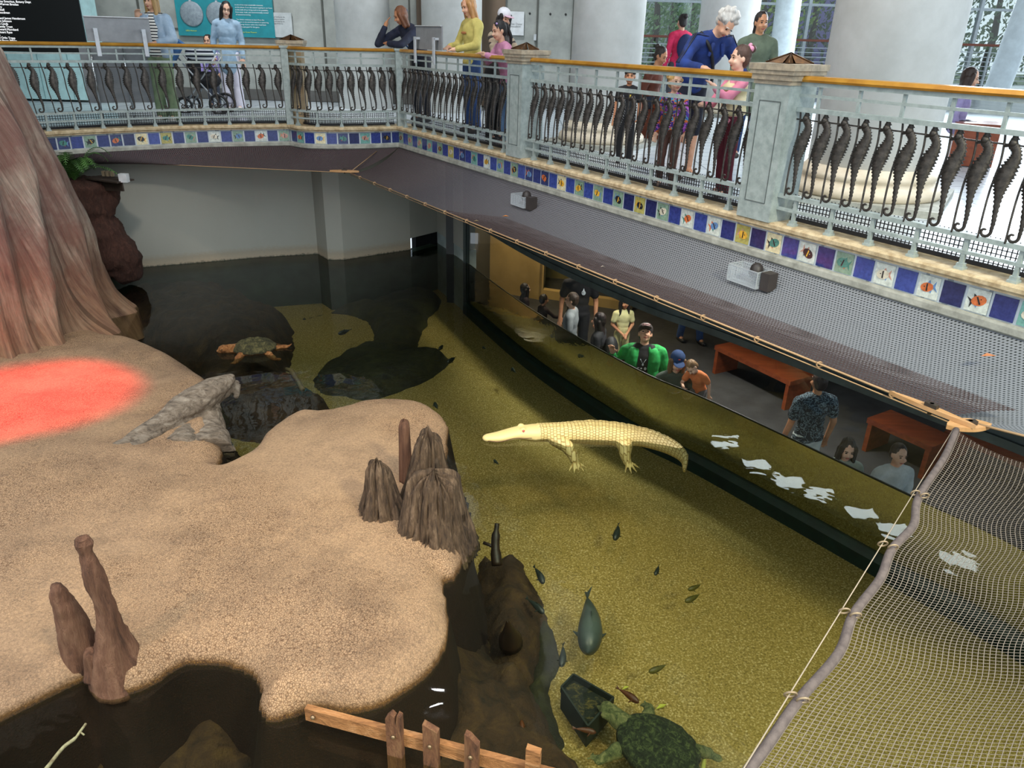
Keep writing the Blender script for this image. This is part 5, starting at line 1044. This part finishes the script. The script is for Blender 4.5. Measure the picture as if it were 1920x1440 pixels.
    # clothes
    if shirt:
        a = MB(); torso(a, .014, hem)
        fl_ = {'long': .93, 'short': 0, 'mid': .3}[sleeves]
        for s in (-1, 1):
            el, ha = arms[s]
            if sleeves == 'short': C(a, shl[s], shl[s].lerp(el, .62), .060, .060, .01)
            else: arm(a, s, .016, fl_)
        remesh(a, 'shirt', shirt, vox * 1.15 * max(.7, k), 3, o, lambda me: displace(me, lambda p: .006 * fbm(p, 9)))
    if collar:
        a = MB(); a.tube([nb + RL @ V((math.cos(w) * .068 * k, math.sin(w) * .062 * k, (.012 - .02 * math.sin(w)) * k)) for w in [i * math.pi / 8 for i in range(16)]], .014 * k, 8, closed=True); a.build('collar', collar, o)
    if pants:
        a = MB()
        if not sit: E(a, (0, 0, .94), (.155, .115, .13), .010)
        else: a.ball(V((0, 0, .50)) * k, (.17 * k, .14 * k, .12 * k), seg=14)
        fr_ = .52 if bottom == 'shorts' else 1
        for s in (-1, 1):
            H_, K_, A_ = legs[s]; C(a, H_, K_, .092, .068, .006)
            if bottom != 'shorts': C(a, K_, A_ + V((0, 0, .0)), .064, .056 if bottom == 'pants' else .085, .006)
        remesh(a, 'trousers' if bottom != 'shorts' else 'shorts', pants, vox * 1.2 * max(.7, k), 3, o, lambda me: displace(me, lambda p: .005 * fbm(p, 8)))
    if shoes:
        sm = flat(shoes, .6)
        for s in (-1, 1):
            A_ = legs[s][2]; a = MB(); a.cone(A_ + V((0, -.03, -.045)) * k, A_ + V((0, .13, -.052)) * k, .042 * k, .036 * k, 12); a.cone(A_ + V((0, -.01, .01)) * k, A_ + V((0, -.01, -.03)) * k, .044 * k, .044 * k, 12); me = a.build('shoe', sm, o)
    # hair
    if hair:
        st, hcx = hair; hm = mat('hair_' + hcx, hcx, .5, c2=[x * .55 for x in rgb(hcx)[:3]], scale=22, stretch=(1, 1, .15), bump=.6, bscale=60); a = MB(); back = lambda p: HP(p)
        if st != 'bald': HE(a, (0, -.024, .142), (.083, .098, .102)); HE(a, (0, -.052, .10), (.078, .062, .085))
        if st in ('long', 'bob', 'halfup'):
            L = {'long': -.26, 'halfup': -.22, 'bob': -.06}[st]
            for x in (-.066, -.04, 0, .04, .066): a.cone(HP((x, -.05 + abs(x) * .4, .10)), HP((x * 1.15, -.055 + abs(x) * .3, L * (.9 if abs(x) > .05 else 1))), .042 * k * hs, .028 * k * hs, 10)
            for s in (-1, 1): a.cone(HP((s * .072, .03, .15)), HP((s * .084, .018, L * .72)), .030 * k * hs, .026 * k * hs, 10)
        if st == 'ponytail': a.ball(HP((0, -.125, .16)), .03 * k * hs); a.cone(HP((0, -.13, .15)), HP((0, -.17, .0)), .030 * k * hs, .022 * k * hs, 10); a.cone(HP((0, -.17, .0)), HP((0.02, -.15, -.12)), .024 * k * hs, .008 * k * hs, 10)
        if st == 'bun': a.ball(HP((0, -.12, .20)), .042 * k * hs)
        if st == 'curly':
            rr = random.Random(len(label))
            for i in range(46):
                w, u = rr.uniform(0, 6.28), rr.uniform(-.1, 1); q = math.sqrt(1 - u * u); y = q * math.sin(w)
                if y > .55 and u < .5: continue
                a.ball(HP((q * math.cos(w) * .088, -.022 + y * .10, .135 + u * .105)), rr.uniform(.018, .028) * k * hs, seg=8)
        if st == 'cap': pass
        remesh(a, 'hair', hm, .010 * max(.7, k), 1, o, lambda me: displace(me, lambda p: .004 * fbm((p.x * 3, p.y * 3, p.z), 12)))
    dk = flat('1c120e', .3); 
    for s in (-1, 1):
        a = MB(); HE(a, (s * .031, .083, .116), (.013, .006, .0065), 0, 8); a.build('eye', dk, o)
        a = MB(); a.tube([HP((s * .015, .088, .137)), HP((s * .031, .090, .142)), HP((s * .048, .078, .137))], .0035 * k * hs, 6); a.build('eyebrow', flat(hair[1] if hair else '2a1c14', .8), o)
    a = MB(); HE(a, (0, .083, .044), (.023, .008, .0075), 0, 8); a.build('mouth', flat('a8534c', .5), o)
    if glasses:
        a = MB()
        for s in (-1, 1): a.tube([HP((s * .031 + .021 * math.cos(w), .097, .116 + .017 * math.sin(w))) for w in [i * math.pi / 6 for i in range(12)]], .0022 * k * hs, 5, closed=True); a.tube([HP((s * .052, .096, .118)), HP((s * .078, .0, .115))], .002 * k * hs, 5)
        a.tube([HP((-.01, .098, .118)), HP((.01, .098, .118))], .002 * k * hs, 5); a.build('glasses', flat('2a2624', .3), o)
    if cap:
        cm = cloth('cap_' + cap[0], cap[0]); a = MB(); HE(a, (0, -.018, .168), (.090, .106, .085)); a.build('cap_crown', cm, o); by = cap[2] if len(cap) > 2 else 1
        a = MB(); br = Matrix.Rotation(math.radians(12), 3, 'X') if by > 0 else Matrix(); a.ball(HP((0, .115 * by, .155)), (.068 * k * hs, .085 * k * hs, .010 * k * hs), seg=14, M=HR); a.build('cap_brim', cloth('cap_' + (cap[1] or cap[0]), cap[1] or cap[0]), o)
    if extra: extra(o, k, T, HP, RL, HR, arms)
    return o
def xz(px, py, z): p = P(px, py, z); return (p.x, p.y)
def gal(px, Y, py=200): p = PY(px, py, Y); return (p.x, p.y)
RY = math.degrees(RZ)
def badge(cols, pts, z=1.28, name='chest_print'):
    def f(o, k, T, HP, RL, HR, arms):
        for c, (x, zz, w, h) in zip(cols, pts):
            a = MB(); q = T((x, .128, zz)); a.ball(q, (w * k, .008 * k, h * k), seg=12, M=RL); a.build(name, flat(c, .7), o)
    return f
# ---- gallery, from left to right
def stripe_extra(o, k, T, HP, RL, HR, arms):
    j = cloth('light_denim_jacket', 'a9bccd', '8ea5bb'); a = MB()
    for s in (-1, 1):
        E1 = [T((s * .115, .03, z)) for z in (1.40, 1.30, 1.18, 1.05, .93)]; 
        for p, q in zip(E1[:-1], E1[1:]): a.cone(p, q, .072 * k, .078 * k, 12)
        a.cone(T((s * .10, -.07, 1.38)), T((s * .09, -.07, .95)), .08 * k, .085 * k, 12); el, ha = arms[s]; sh = T((s * .175, -.01, 1.40)); a.cone(sh, el, .086 * k, .070 * k, 12); a.cone(el, el.lerp(ha, .7), .064 * k, .050 * k, 12)
        a.cone(T((s * .05, .06, 1.45)), T((s * .09, .10, 1.34)), .022 * k, .018 * k, 8)
    a.cone(T((0, -.09, 1.40)), T((0, -.09, .98)), .09 * k, .09 * k, 12); remesh(a, 'denim_jacket', j, .014, 2, o)
person('person in pale denim jacket over a striped shirt, raising a finger behind the left railing', gal(314, 12.15), ZF, 1.74, 172, 'fair', cloth('striped_shirt', 'f0ece4', stripes=('20242c', .040, .62)), 'short', cloth('sage_green_trousers', '8b9f7e', '728868'), 'e8e4dc', ('long', 'b8935c'), armR=((.27, .10, 1.16), (.10, .26, 1.42)), armL=((-.28, .05, 1.14), (-.08, .26, 1.08)), extra=stripe_extra, bottom='wide', head=(-12, 0, 0))
person('person with long black hair and glasses in a pale denim shirt and white trousers', gal(440, 14.0), ZF, 1.70, 192, 'pale', cloth('pale_blue_denim_shirt', '9fb6c8', '89a3b8'), 'long', cloth('white_trousers', 'e0deea', 'cfcddd'), 'e0ddd8', ('long', '17120f'), glasses=True, hem=.74, bottom='wide', head=(12, -10, -6), side=-3)
def straps(o, k, T, HP, RL, HR, arms):
    a = MB()
    for s in (-1, 1): a.tube([T((s * .07, -.02, 1.48)), T((s * .08, .13, 1.35)), T((s * .07, .13, 1.1))], .018 * k, 8)
    a.build('bag_strap', flat('3b74c4', .6), o)
person('small child in a lilac top with blue straps beyond the stroller', gal(405, 14.6), ZF, 1.14, 185, 'light', cloth('lilac_top', 'a898d8'), 'long', cloth('slate_trousers', '4c5260'), '3a3a3e', ('bun', '1c1512'), kid=1, extra=straps)
def sweat_print(o, k, T, HP, RL, HR, arms):
    for c, x, z, w, h in (('b8414a', -.02, 1.30, .028, .045), ('2b5a9c', .03, 1.24, .022, .035), ('d5d8dc', .0, 1.27, .012, .05)): a = MB(); a.ball(T((x, .128, z)), (w * k, .006, h * k), seg=10, M=RL); a.build('chest_print', flat(c, .8), o)
person('person with auburn hair in a navy hoodie leaning on the far corner of the railing', gal(792, 13.0), ZF, 1.78, 140, 'tan', cloth('navy_hoodie', '20263c', '171b2c'), 'long', cloth('black_leggings', '1a1c26'), '26262a', ('bob', '7a4a2c'), lean=36, head=(-25, 8, 14), armL=((-.24, .62, 1.12), (.06, .60, 1.13)), armR=((.20, .68, 1.12), (.12, .60, 1.36)), extra=sweat_print, vox=.012)
def laptop_print(o, k, T, HP, RL, HR, arms):
    a = MB(); a.ball(T((0, .128, 1.31)), (.07 * k, .006, .018 * k), seg=10, M=RL); a.build('chest_print', flat('b87a4a', .8), o)
q = BL(1.22, -.62); person('person with long strawberry blonde hair in a yellow sweatshirt looking down', (q.x, q.y), ZF, 1.78, 125, 'fair', cloth('pale_yellow_sweatshirt', 'c9bb6c', 'b3a55a'), 'long', cloth('blue_jeans', '2e4a7c', '243a62'), '3a3632', ('long', 'c08a50'), lean=3, head=(0, -16, 0), armL=((-.26, .10, 1.15), (-.10, .32, 1.10)), armR=((.26, .08, 1.15), (.12, .30, 1.12)), extra=laptop_print)
def puffer(o, k, T, HP, RL, HR, arms):
    j = cloth('beige_puffer', 'b9a58c', 'a08c72'); 
    for s in (-1, 1):
        el, ha = arms[s]; sh = T((s * .175, -.01, 1.40)); a = MB()
        for i in range(5): p = sh.lerp(el, i / 4.5); a.ball(p, .068 * k, seg=12)
        for i in range(5): p = el.lerp(ha, i / 5.5); a.ball(p, (.058 * k), seg=12)
        remesh(a, 'puffer_sleeve', j, .012, 1, o)
q = BL(2.12, -.45); person('person in a white cap with pink brim and beige puffer sleeves by the railing', (q.x, q.y), ZF, 1.62, 235, 'light', cloth('dark_puffer_body', '4a403c', '352e2b'), 'long', cloth('black_jeans', '1b1a1c'), '2b2a2c', ('long', '211712'), lean=12, head=(-20, 0, 0), cap=('e6e2e4', 'e3b7c6'), armR=((.25, .2, 1.12), (.2, .42, 1.10)), armL=((-.25, .25, 1.12), (-.12, .45, 1.12)), extra=puffer)
def clip(o, k, T, HP, RL, HR, arms):
    a = MB(); a.ball(HP((-.055, .045, .205)), (.02, .012, .012), seg=10); a.build('hair_clip', flat('c8a8e0', .4), o)
q = BL(2.62, -.36); person('girl with a black ponytail in a pink hoodie resting her arms on the handrail', (q.x, q.y), ZF, 1.46, 115, 'light', cloth('pink_hoodie', 'c98aa4', 'b2748e'), 'long', cloth('light_blue_jeans', '6f8fb4', '5d7ca2'), 'd8c8cc', ('ponytail', '1a1412'), lean=14, head=(8, 0, 0), kid=.35, armR=((.24, .24, 1.20), (.02, .40, 1.30)), armL=((-.30, .20, 1.24), (-.10, .42, 1.30)), extra=clip)
q = BL(4.38, -.85); person('small child in dark hat and black top with yellow emblem behind the middle railing', (q.x, q.y), ZF, .98, 170, 'tan', cloth('black_top', '17171b'), 'short', cloth('black_trousers', '151518'), '2a2422', ('short', '1a1412'), kid=1, extra=badge(['d8b83a'], [(-.05, 1.3, .035, .03)]), cap=('241a18', None, -.2))
q = gal(1214, 11.6); person('person in a rust brown jacket with a low bun sitting on a wooden bench', q, ZF, 1.66, 235, 'tan', cloth('rust_brown_jacket', '6a3626', '542818'), 'long', cloth('dark_jeans', '2a3040'), '26221f', ('bun', '2a1a12'), sit=True, head=(-10, -12, 0), lean=10)
def backpack(o, k, T, HP, RL, HR, arms):
    a = MB(); a.ball(T((0, -.20, 1.22)), (.16 * k, .11 * k, .22 * k), seg=14, M=RL); a.build('backpack', cloth('navy_backpack', '1d2a55'), o)
    a = MB(); 
    for i in range(3): a.beam(T((-.03 + i * .03, -.31, 1.12)), T((.0 + i * .03, -.31, 1.22)), .012 * k, .012 * k)
    a.build('backpack_stripe', flat('e8e8ea'), o)
person('person in a bright pink jacket with a navy backpack seen from behind', gal(1262, 15.0), ZF, 1.72, 20, 'light', cloth('hot_pink_jacket', 'd8305e', 'b82048'), 'long', cloth('dark_grey_leggings', '44434a'), '303034', ('bun', '1e1512'), extra=backpack, hem=.8)
person('distant girl in a white top with long dark hair', gal(1298, 18.5), ZF, 1.50, 10, 'light', cloth('white_top', 'e4e0e0'), 'short', cloth('grey_shorts', '6a6a72'), '444', ('long', '35231a'), vox=.018)
person('distant small child in black with dark hair near the brown jacket', gal(1300, 14.6), ZF, 1.18, 160, 'light', cloth('black_top', '17171b'), 'long', cloth('black_trousers', '151518'), '222', ('short', '1a1210'), kid=.6, vox=.018)
def strap_blue(o, k, T, HP, RL, HR, arms):
    a = MB(); a.tube(spline([T((.13, -.05, 1.47)), T((.08, .10, 1.42)), T((-.02, .145, 1.25)), T((-.12, .13, 1.05))], 5), .017 * k, 8); a.build('crossbody_strap', flat('14141a', .6), o)
    a = MB()
    for s in (-1, 1):
        el, ha = arms[s]; sh = T((s * .19, -.0, 1.42)); u = (el - sh).normalized().cross(V((0, 1, 0))).normalized()
        for i in (-1, 0, 1): a.tube([T((s * .09, .0 + i * .03, 1.485)), sh + V((0, i * .02, .055)) * k, el + V((s * .05, i * .022, .02)) * k], .0055 * k, 6)
    a.build('sleeve_stripe', flat('11142a', .6), o)
    a = MB(); a.cone(T((-.05, .09, 1.44)), T((-.07, .13, 1.36)), .022 * k, .015 * k, 8); a.cone(T((.05, .09, 1.44)), T((.07, .13, 1.36)), .022 * k, .015 * k, 8); a.build('jacket_lapel', cloth('royal_blue_jacket', '1e3a80', '172c62'), o)
q = BL(5.46, -.72); person('elderly person with curly white hair in a royal blue track jacket bending over the railing', (q.x, q.y), ZF, 1.72, 205, 'fair', cloth('royal_blue_jacket', '1e3a80', '172c62'), 'long', cloth('navy_shorts', '1c2030'), '4a3c34', ('curly', 'd8d4cc'), lean=36, head=(-6, -14, -8), armR=((.42, .40, 1.12), (.36, .62, 1.10)), armL=((-.36, .36, 1.0), (-.20, .48, .84)), extra=strap_blue, bottom='shorts', wide=1.12, collar=cloth('royal_blue_jacket', '1e3a80'))
person('person in an olive green coat with dark hair tied back, behind the elderly person', gal(1404, 9.8), ZF, 1.62, 178, 'tan', cloth('olive_green_coat', '64705c', '525d4c'), 'long', cloth('blue_jeans', '2e4a7c'), '37322e', ('ponytail', '2a1c16'), collar=cloth('olive_green_coat', '64705c'), wide=1.08, hem=.7, head=(10, -4, 0))
def curly_print(o, k, T, HP, RL, HR, arms): pass
q = BL(5.72, -.28); person('toddler with curly blonde hair in a purple and orange patterned shirt at the railing', (q.x, q.y), ZF, 1.0, 170, 'pale', splash('purple_pattern_shirt', '4a3a9c', ['3c2f86', 'c86ad0', '3c2f86', 'e07a3c', '3f9cc0', '5a3fa8'], 14), 'long', cloth('brown_trousers', '5a3c34'), '6a5a52', ('curly', 'cfa868'), kid=1, head=(25, 0, 0))
def bow(o, k, T, HP, RL, HR, arms):
    a = MB(); a.ball(HP((0, -.10, .20)), (.045, .03, .03), seg=10); a.ball(HP((.03, -.11, .22)), (.03, .02, .03), seg=10); a.build('hair_bow', flat('e89ab4', .7), o)
    a = MB(); torso_c = T((0, 0, 1.2)); a.ball(T((0, 0, 1.12)), (.19 * k, .16 * k, .2 * k), seg=16); a.ball(T((0, 0, 1.3)), (.19 * k, .155 * k, .15 * k), seg=16); remesh(a, 'puffer_vest', cloth('cream_puffer_vest', 'e4d6ae', 'cfc095'), .012, 1, o, lambda me: displace(me, lambda p: .008 * math.sin(p.z * 62)))
q = BL(6.36, -.40); person('girl with a pink bow, cream puffer vest and burgundy trousers next to the tall post', (q.x, q.y), ZF, 1.24, 100, 'pale', cloth('pink_long_sleeves', 'e48aa2'), 'long', cloth('burgundy_trousers', '5c1426', '4a0f1e'), '5a5a60', ('bun', '54382a'), kid=.7, armL=((-.2, .2, 1.2), (-.08, .3, 1.32)), armR=((.22, .2, 1.12), (.1, .36, 1.12)), extra=bow)
person('child in a lavender coat sitting on the wooden block at the far right', gal(1802, 10.1), ZF, 1.42, 235, 'light', cloth('lavender_coat', '9c92b8', '857ba4'), 'long', cloth('dark_trousers_kid', '2e2a34'), '4a4a50', ('long', '3a261c'), kid=.7, sit=True, head=(0, -10, 0))
# ---- viewing room, behind the glass
person('girl with dark hair in profile behind the glass, farthest left', xz(985, 540, -.32), LZ, 1.12, -70, 'light', cloth('dark_plum_top', '2c2024'), 'long', cloth('dark_jeans', '2a3040'), '222', ('long', '1d1411'), kid=.8)
person('small child in dark clothes behind the glass, reaching toward the adult in grey', xz(1020, 562, -.45), LZ, 1.00, -60, 'tan', cloth('dark_brown_top', '2a1e1a'), 'long', cloth('dark_jeans', '2a3040'), '222', ('short', '1a1210'), kid=1, armR=((.25, .2, 1.2), (.3, .5, 1.15)))
def drop(o, k, T, HP, RL, HR, arms):
    a = MB(); a.ball(T((-.055, .129, 1.30)), (.032 * k, .005, .038 * k), seg=12); a.cone(T((-.055, .131, 1.32)), T((-.055, .131, 1.37)), .018 * k, .003 * k, 8); a.build('drop_emblem', flat('dfe6ea', .7), o)
person('adult in a black T-shirt with a white drop emblem, head hidden by the netting', xz(1090, 492, .36), LZ, 1.78, 176, 'tan', cloth('black_tee', '16161a'), 'short', cloth('black_trousers', '151518'), '222', ('short', '1a1210'), extra=drop, wide=1.1)
person('adult in glasses and a grey T-shirt in profile behind the glass', xz(1073, 552, .16), LZ, 1.58, 75, 'fair', cloth('grey_tee', '8d9294', '777c7f'), 'short', cloth('dark_jeans', '2a3040'), '222', ('short', '3a2a20'), glasses=True, wide=1.1)
person('person with long wavy brown hair and a black backpack behind the glass', xz(1126, 590, .10), LZ, 1.52, 70, 'fair', cloth('black_jacket', '1a1a1e'), 'long', cloth('dark_jeans', '2a3040'), '222', ('long', '2e1f18'), head=(0, -8, 0), extra=lambda o, k, T, HP, RL, HR, arms: MBb(o, k, T, RL))
person('young girl in a cream T-shirt with long dark hair standing back from the glass', xz(1172, 560, -.20), LZ, 1.20, 188, 'tan', cloth('cream_tee', 'd8d29c', 'c4be88'), 'short', cloth('cream_skirt', 'c9bd84'), '555', ('long', '1a1210'), kid=.7, head=(0, 6, 0), armL=((-.24, -.02, 1.13), (-.06, .2, .98)), armR=((.24, -.02, 1.13), (.06, .2, .98)), bottom='shorts')
person('adult in blue jeans and dark shoes, cut off above the knees by the beam', xz(1287, 640, LZ), LZ, 1.76, 200, 'tan', cloth('dark_navy_top', '1d2230'), 'long', cloth('blue_jeans', '2e4a7c'), '1e1c1c', ('short', '1a1210'), legs=[((-.09, 0, .92), (-.12, .10, .50), (-.16, .16, .09)), ((.09, 0, .92), (.10, .0, .49), (.10, -.08, .09))])
def green_extra(o, k, T, HP, RL, HR, arms):
    a = MB()
    for s in (-1, 1): 
        a.ball(T((s * .108, .035, 1.30)), (.090 * k, .110 * k, .18 * k), seg=16, M=RL); a.ball(T((s * .112, .03, 1.08)), (.095 * k, .118 * k, .22 * k), seg=16, M=RL)
        a.cone(T((s * .10, -.07, 1.38)), T((s * .09, -.07, .95)), .085 * k, .09 * k, 12); el, ha = arms[s]; sh = T((s * .185, -.01, 1.40)); a.cone(sh, el, .078 * k, .066 * k, 12); a.cone(el, el.lerp(ha, .92), .066 * k, .046 * k, 12)
        a.cone(T((s * .055, .03, 1.47)), T((s * .10, .13, 1.33)), .026 * k, .02 * k, 8)
    a.cone(T((-.14, -.035, 1.405)), T((.14, -.035, 1.405)), .090 * k, .090 * k, 12)
    a.cone(T((0, -.09, 1.40)), T((0, -.09, .98)), .10 * k, .10 * k, 12); remesh(a, 'green_jacket', cloth('bright_green_jacket', '1f9a4a', '158038'), .011, 2, o, lambda me: displace(me, lambda p: .006 * fbm(p, 12)))
    a = MB(); a.tube([T((-.03, .128, 1.36)), T((.0, .130, 1.30)), T((.03, .128, 1.36))], .003, 6); a.ball(T((.0, .132, 1.29)), (.012, .006, .016), seg=8); a.build('hanging_sunglasses', flat('c8d0d4', .3, .4), o)
    for c, x, z, w, h in (('e8e8ea', -.03, 1.24, .016, .020), ('e8e8ea', .012, 1.24, .012, .010), ('e8e8ea', .045, 1.245, .016, .008)): a = MB(); a.ball(T((x, .130, z)), (w, .004, h), seg=8, M=RL); a.build('shirt_print', flat(c), o)
    a = MB(); a.tube([HP((-.045, .075, .205)), HP((-.015, .092, .21)), HP((.02, .092, .205)), HP((.05, .072, .20))], .006, 6); a.tube([HP((-.04, .082, .19)), HP((.0, .098, .192)), HP((.045, .08, .187))], .005, 6); a.build('cap_lettering', flat('d8a8a4'), o)
gx = xz(1212, 609, .36); person('adult in black cap and bright green jacket looking up, hand raised to the glass', gx, LZ, 1.76, 172, 'light', cloth('black_vneck_tee', '131318'), 'short', cloth('dark_jeans', '2a3040'), '222', ('short', '1a1412'), head=(0, 34, 0), cap=('2a211f', '33241f'), armR=((.33, -.02, 1.14), (.37, .10, 1.40)), armL=((-.30, .0, 1.12), (-.28, .12, .90)), extra=green_extra, wide=1.12, vox=.011)
def cap_mark(o, k, T, HP, RL, HR, arms):
    a = MB(); a.ball(HP((0, .088, .20)), (.014, .005, .007), seg=8, M=HR); a.build('cap_mark', flat('c04038'), o)
bx_ = xz(1272, 657, .26); person('person in a blue baseball cap and dark green jacket holding a toddler', bx_, LZ, 1.64, 178, 'fair', cloth('dark_green_jacket', '3e4a42', '323c36'), 'long', cloth('dark_jeans', '2a3040'), '222', ('long', '8a6a48'), head=(0, -12, 0), cap=('24406e', '24406e'), armR=((.26, .08, 1.10), (.1, .26, 1.14)), armL=((-.28, .10, 1.06), (-.20, .30, 1.12)), extra=cap_mark, vox=.011)
a = MB(); 
person('toddler in an orange T-shirt lying against the shoulder of the person in the blue cap', (bx_[0] + .27, bx_[1] - .10), -.66, .92, 140, 'pale', cloth('orange_tee', 'd88250', 'c87040'), 'short', cloth('grey_trousers', '55565a'), '777', ('short', '9a7650'), kid=1, lean=28, side=0, head=(0, -18, 26), armR=((.28, .30, 1.10), (.12, .52, 1.10)), legs=[((-.09, 0, .92), (-.14, .25, .62), (-.16, .0, .30)), ((.09, 0, .92), (.14, .25, .62), (.16, .0, .30))], vox=.011)
person('person in a dark patterned shirt and shorts seen from behind near the benches', xz(1540, 695, .28), LZ, 1.66, 10, 'tan', splash('dark_leaf_pattern_shirt', '1c2630', ['1a242e', '1a242e', '6a7c84', '1a242e', '1f2a36'], 22), 'short', cloth('pale_grey_shorts', 'c2ccc8'), '222', ('short', '3a2a22'), bottom='shorts', wide=1.15)
person('girl with a pale face and grey top close behind the glass at the waterline', xz(1592, 826, -.0), LZ, 1.40, 170, 'pale', cloth('pale_grey_top', '9fb0a8'), 'long', cloth('pale_trousers', 'a9b4b2'), '444', ('bob', '2e2620'), kid=.3, head=(0, -10, 0))
person('person in white and grey clothes behind the glass beside the near bench', xz(1690, 835, .08), LZ, 1.48, 185, 'fair', cloth('white_grey_top', 'c8d2d4', 'a8b4b6'), 'long', cloth('pale_trousers', 'a9b4b2'), '444', ('short', '4a3a30'))
# ---------------------------------------------------------------- furniture
bw = mat('reddish_brown_bench_wood', '8a4424', .4, c2='6e3218', scale=3, stretch=(1, 6, 6))
def bench(label, a_, b_, z, h, w, th=.07):
    A_, B_ = V((a_[0], a_[1], z)), V((b_[0], b_[1], z)); t = empty('wooden_bench', A_, label, 'bench'); d = B_ - A_; dn = d.normalized(); s_ = V((-dn.y, dn.x, 0)); u = V((0, 0, 1))
    a = MB(); a.beam(u * (h - th / 2), d + u * (h - th / 2), w, th); a.build('seat', bw, t)
    for e in (dn * .05, d - dn * .05): a = MB(); a.beam(e + u * .0, e + u * (h - th), .06, w * .96, up=s_); a.build('end_panel', bw, t)
    return t
b1, b2 = P(1362, 645, LZ + .45), P(1505, 712, LZ + .45); bench('long reddish wooden bench on the dark floor behind the toddler', b1, b2, LZ, .47, .5)
b1, b2 = P(1648, 778, LZ + .45), P(1770, 832, LZ + .45); bench('reddish wooden bench seen between the glass and the netting', b1, b2, LZ, .47, .5)
b1, b2 = P(1795, 800, LZ + .45), P(1990, 880, LZ + .45); bench('reddish wooden bench seen through the near netting', b1, b2, LZ, .47, .6)
q1, q2 = gal(1180, 12.2), gal(1275, 11.3); t = empty('wooden_bench', (q1[0], q1[1], ZF - .02), 'solid wooden bench under the person in the rust brown jacket', 'bench'); a = MB(); d = V((q2[0] - q1[0], q2[1] - q1[1], 0)); a.beam(V((0, 0, .24)), d + V((0, 0, .24)), .5, .46); a.build('block', bw, t); a = MB(); a.beam(V((0, 0, .48)) - d * .03, d * 1.03 + V((0, 0, .48)), .56, .05); a.build('seat', bw, t)
q1, q2 = gal(1800, 10.0), gal(1885, 9.8); t = empty('wooden_block', (q1[0], q1[1], ZF - .02), 'reddish wooden block seat on the bright floor at the far right', 'bench'); a = MB(); d = V((q2[0] - q1[0], q2[1] - q1[1], 0)); a.beam(V((0, 0, .24)), d + V((0, 0, .24)), .5, .46); a.build('block', bw, t); a = MB(); a.beam(V((0, 0, .48)) - d * .03, d * 1.03 + V((0, 0, .48)), .56, .05); a.build('seat', bw, t)
# stroller
q = gal(382, 13.6); t = empty('stroller', (q[0], q[1], ZF - .02), 'black and white stroller with a blue bag behind the left railing', 'stroller')
for x, y, r in ((.28, -.05, .15), (.28, .3, .15), (-.3, -.05, .12), (-.3, .3, .12)):
    a = MB(); a.tube([(x + r * math.cos(w), y, r + r * math.sin(w)) for w in [i * math.pi / 10 for i in range(20)]], .022, 8, closed=True)
    for w in range(5): a.tube([(x, y, r), (x + r * math.cos(w * 1.257), y, r + r * math.sin(w * 1.257))], .006, 5)
    a.build('wheel', flat('1c1c1f', .5), t)
a = MB()
for y in (-.03, .28): a.tube([(.28, y, .15), (-.05, y, .55), (-.42, y, 1.0)], .014, 8); a.tube([(-.3, y, .12), (.1, y, .62), (.35, y, .95)], .014, 8)
a.tube([(-.42, -.03, 1.0), (-.42, .28, 1.0)], .016, 8); a.build('frame', flat('b8bcc0', .3, .6), t)
a = MB(); a.ball((.05, .12, .52), (.26, .17, .14), seg=14); a.ball((-.12, .12, .72), (.10, .16, .22), seg=14); a.build('seat', cloth('black_stroller_seat', '19191d'), t)
a = MB(); a.ball((.0, .12, .92), (.24, .18, .14), seg=14); a.build('canopy', cloth('striped_canopy', 'e0e2e6', stripes=('1c2230', .07, .5)), t)
a = MB(); a.beam((-.52, -.12, .75), (-.25, -.12, 1.15), .12, .26); a.build('bag', cloth('blue_bag', '3c6a9c', '2a4c78'), t)
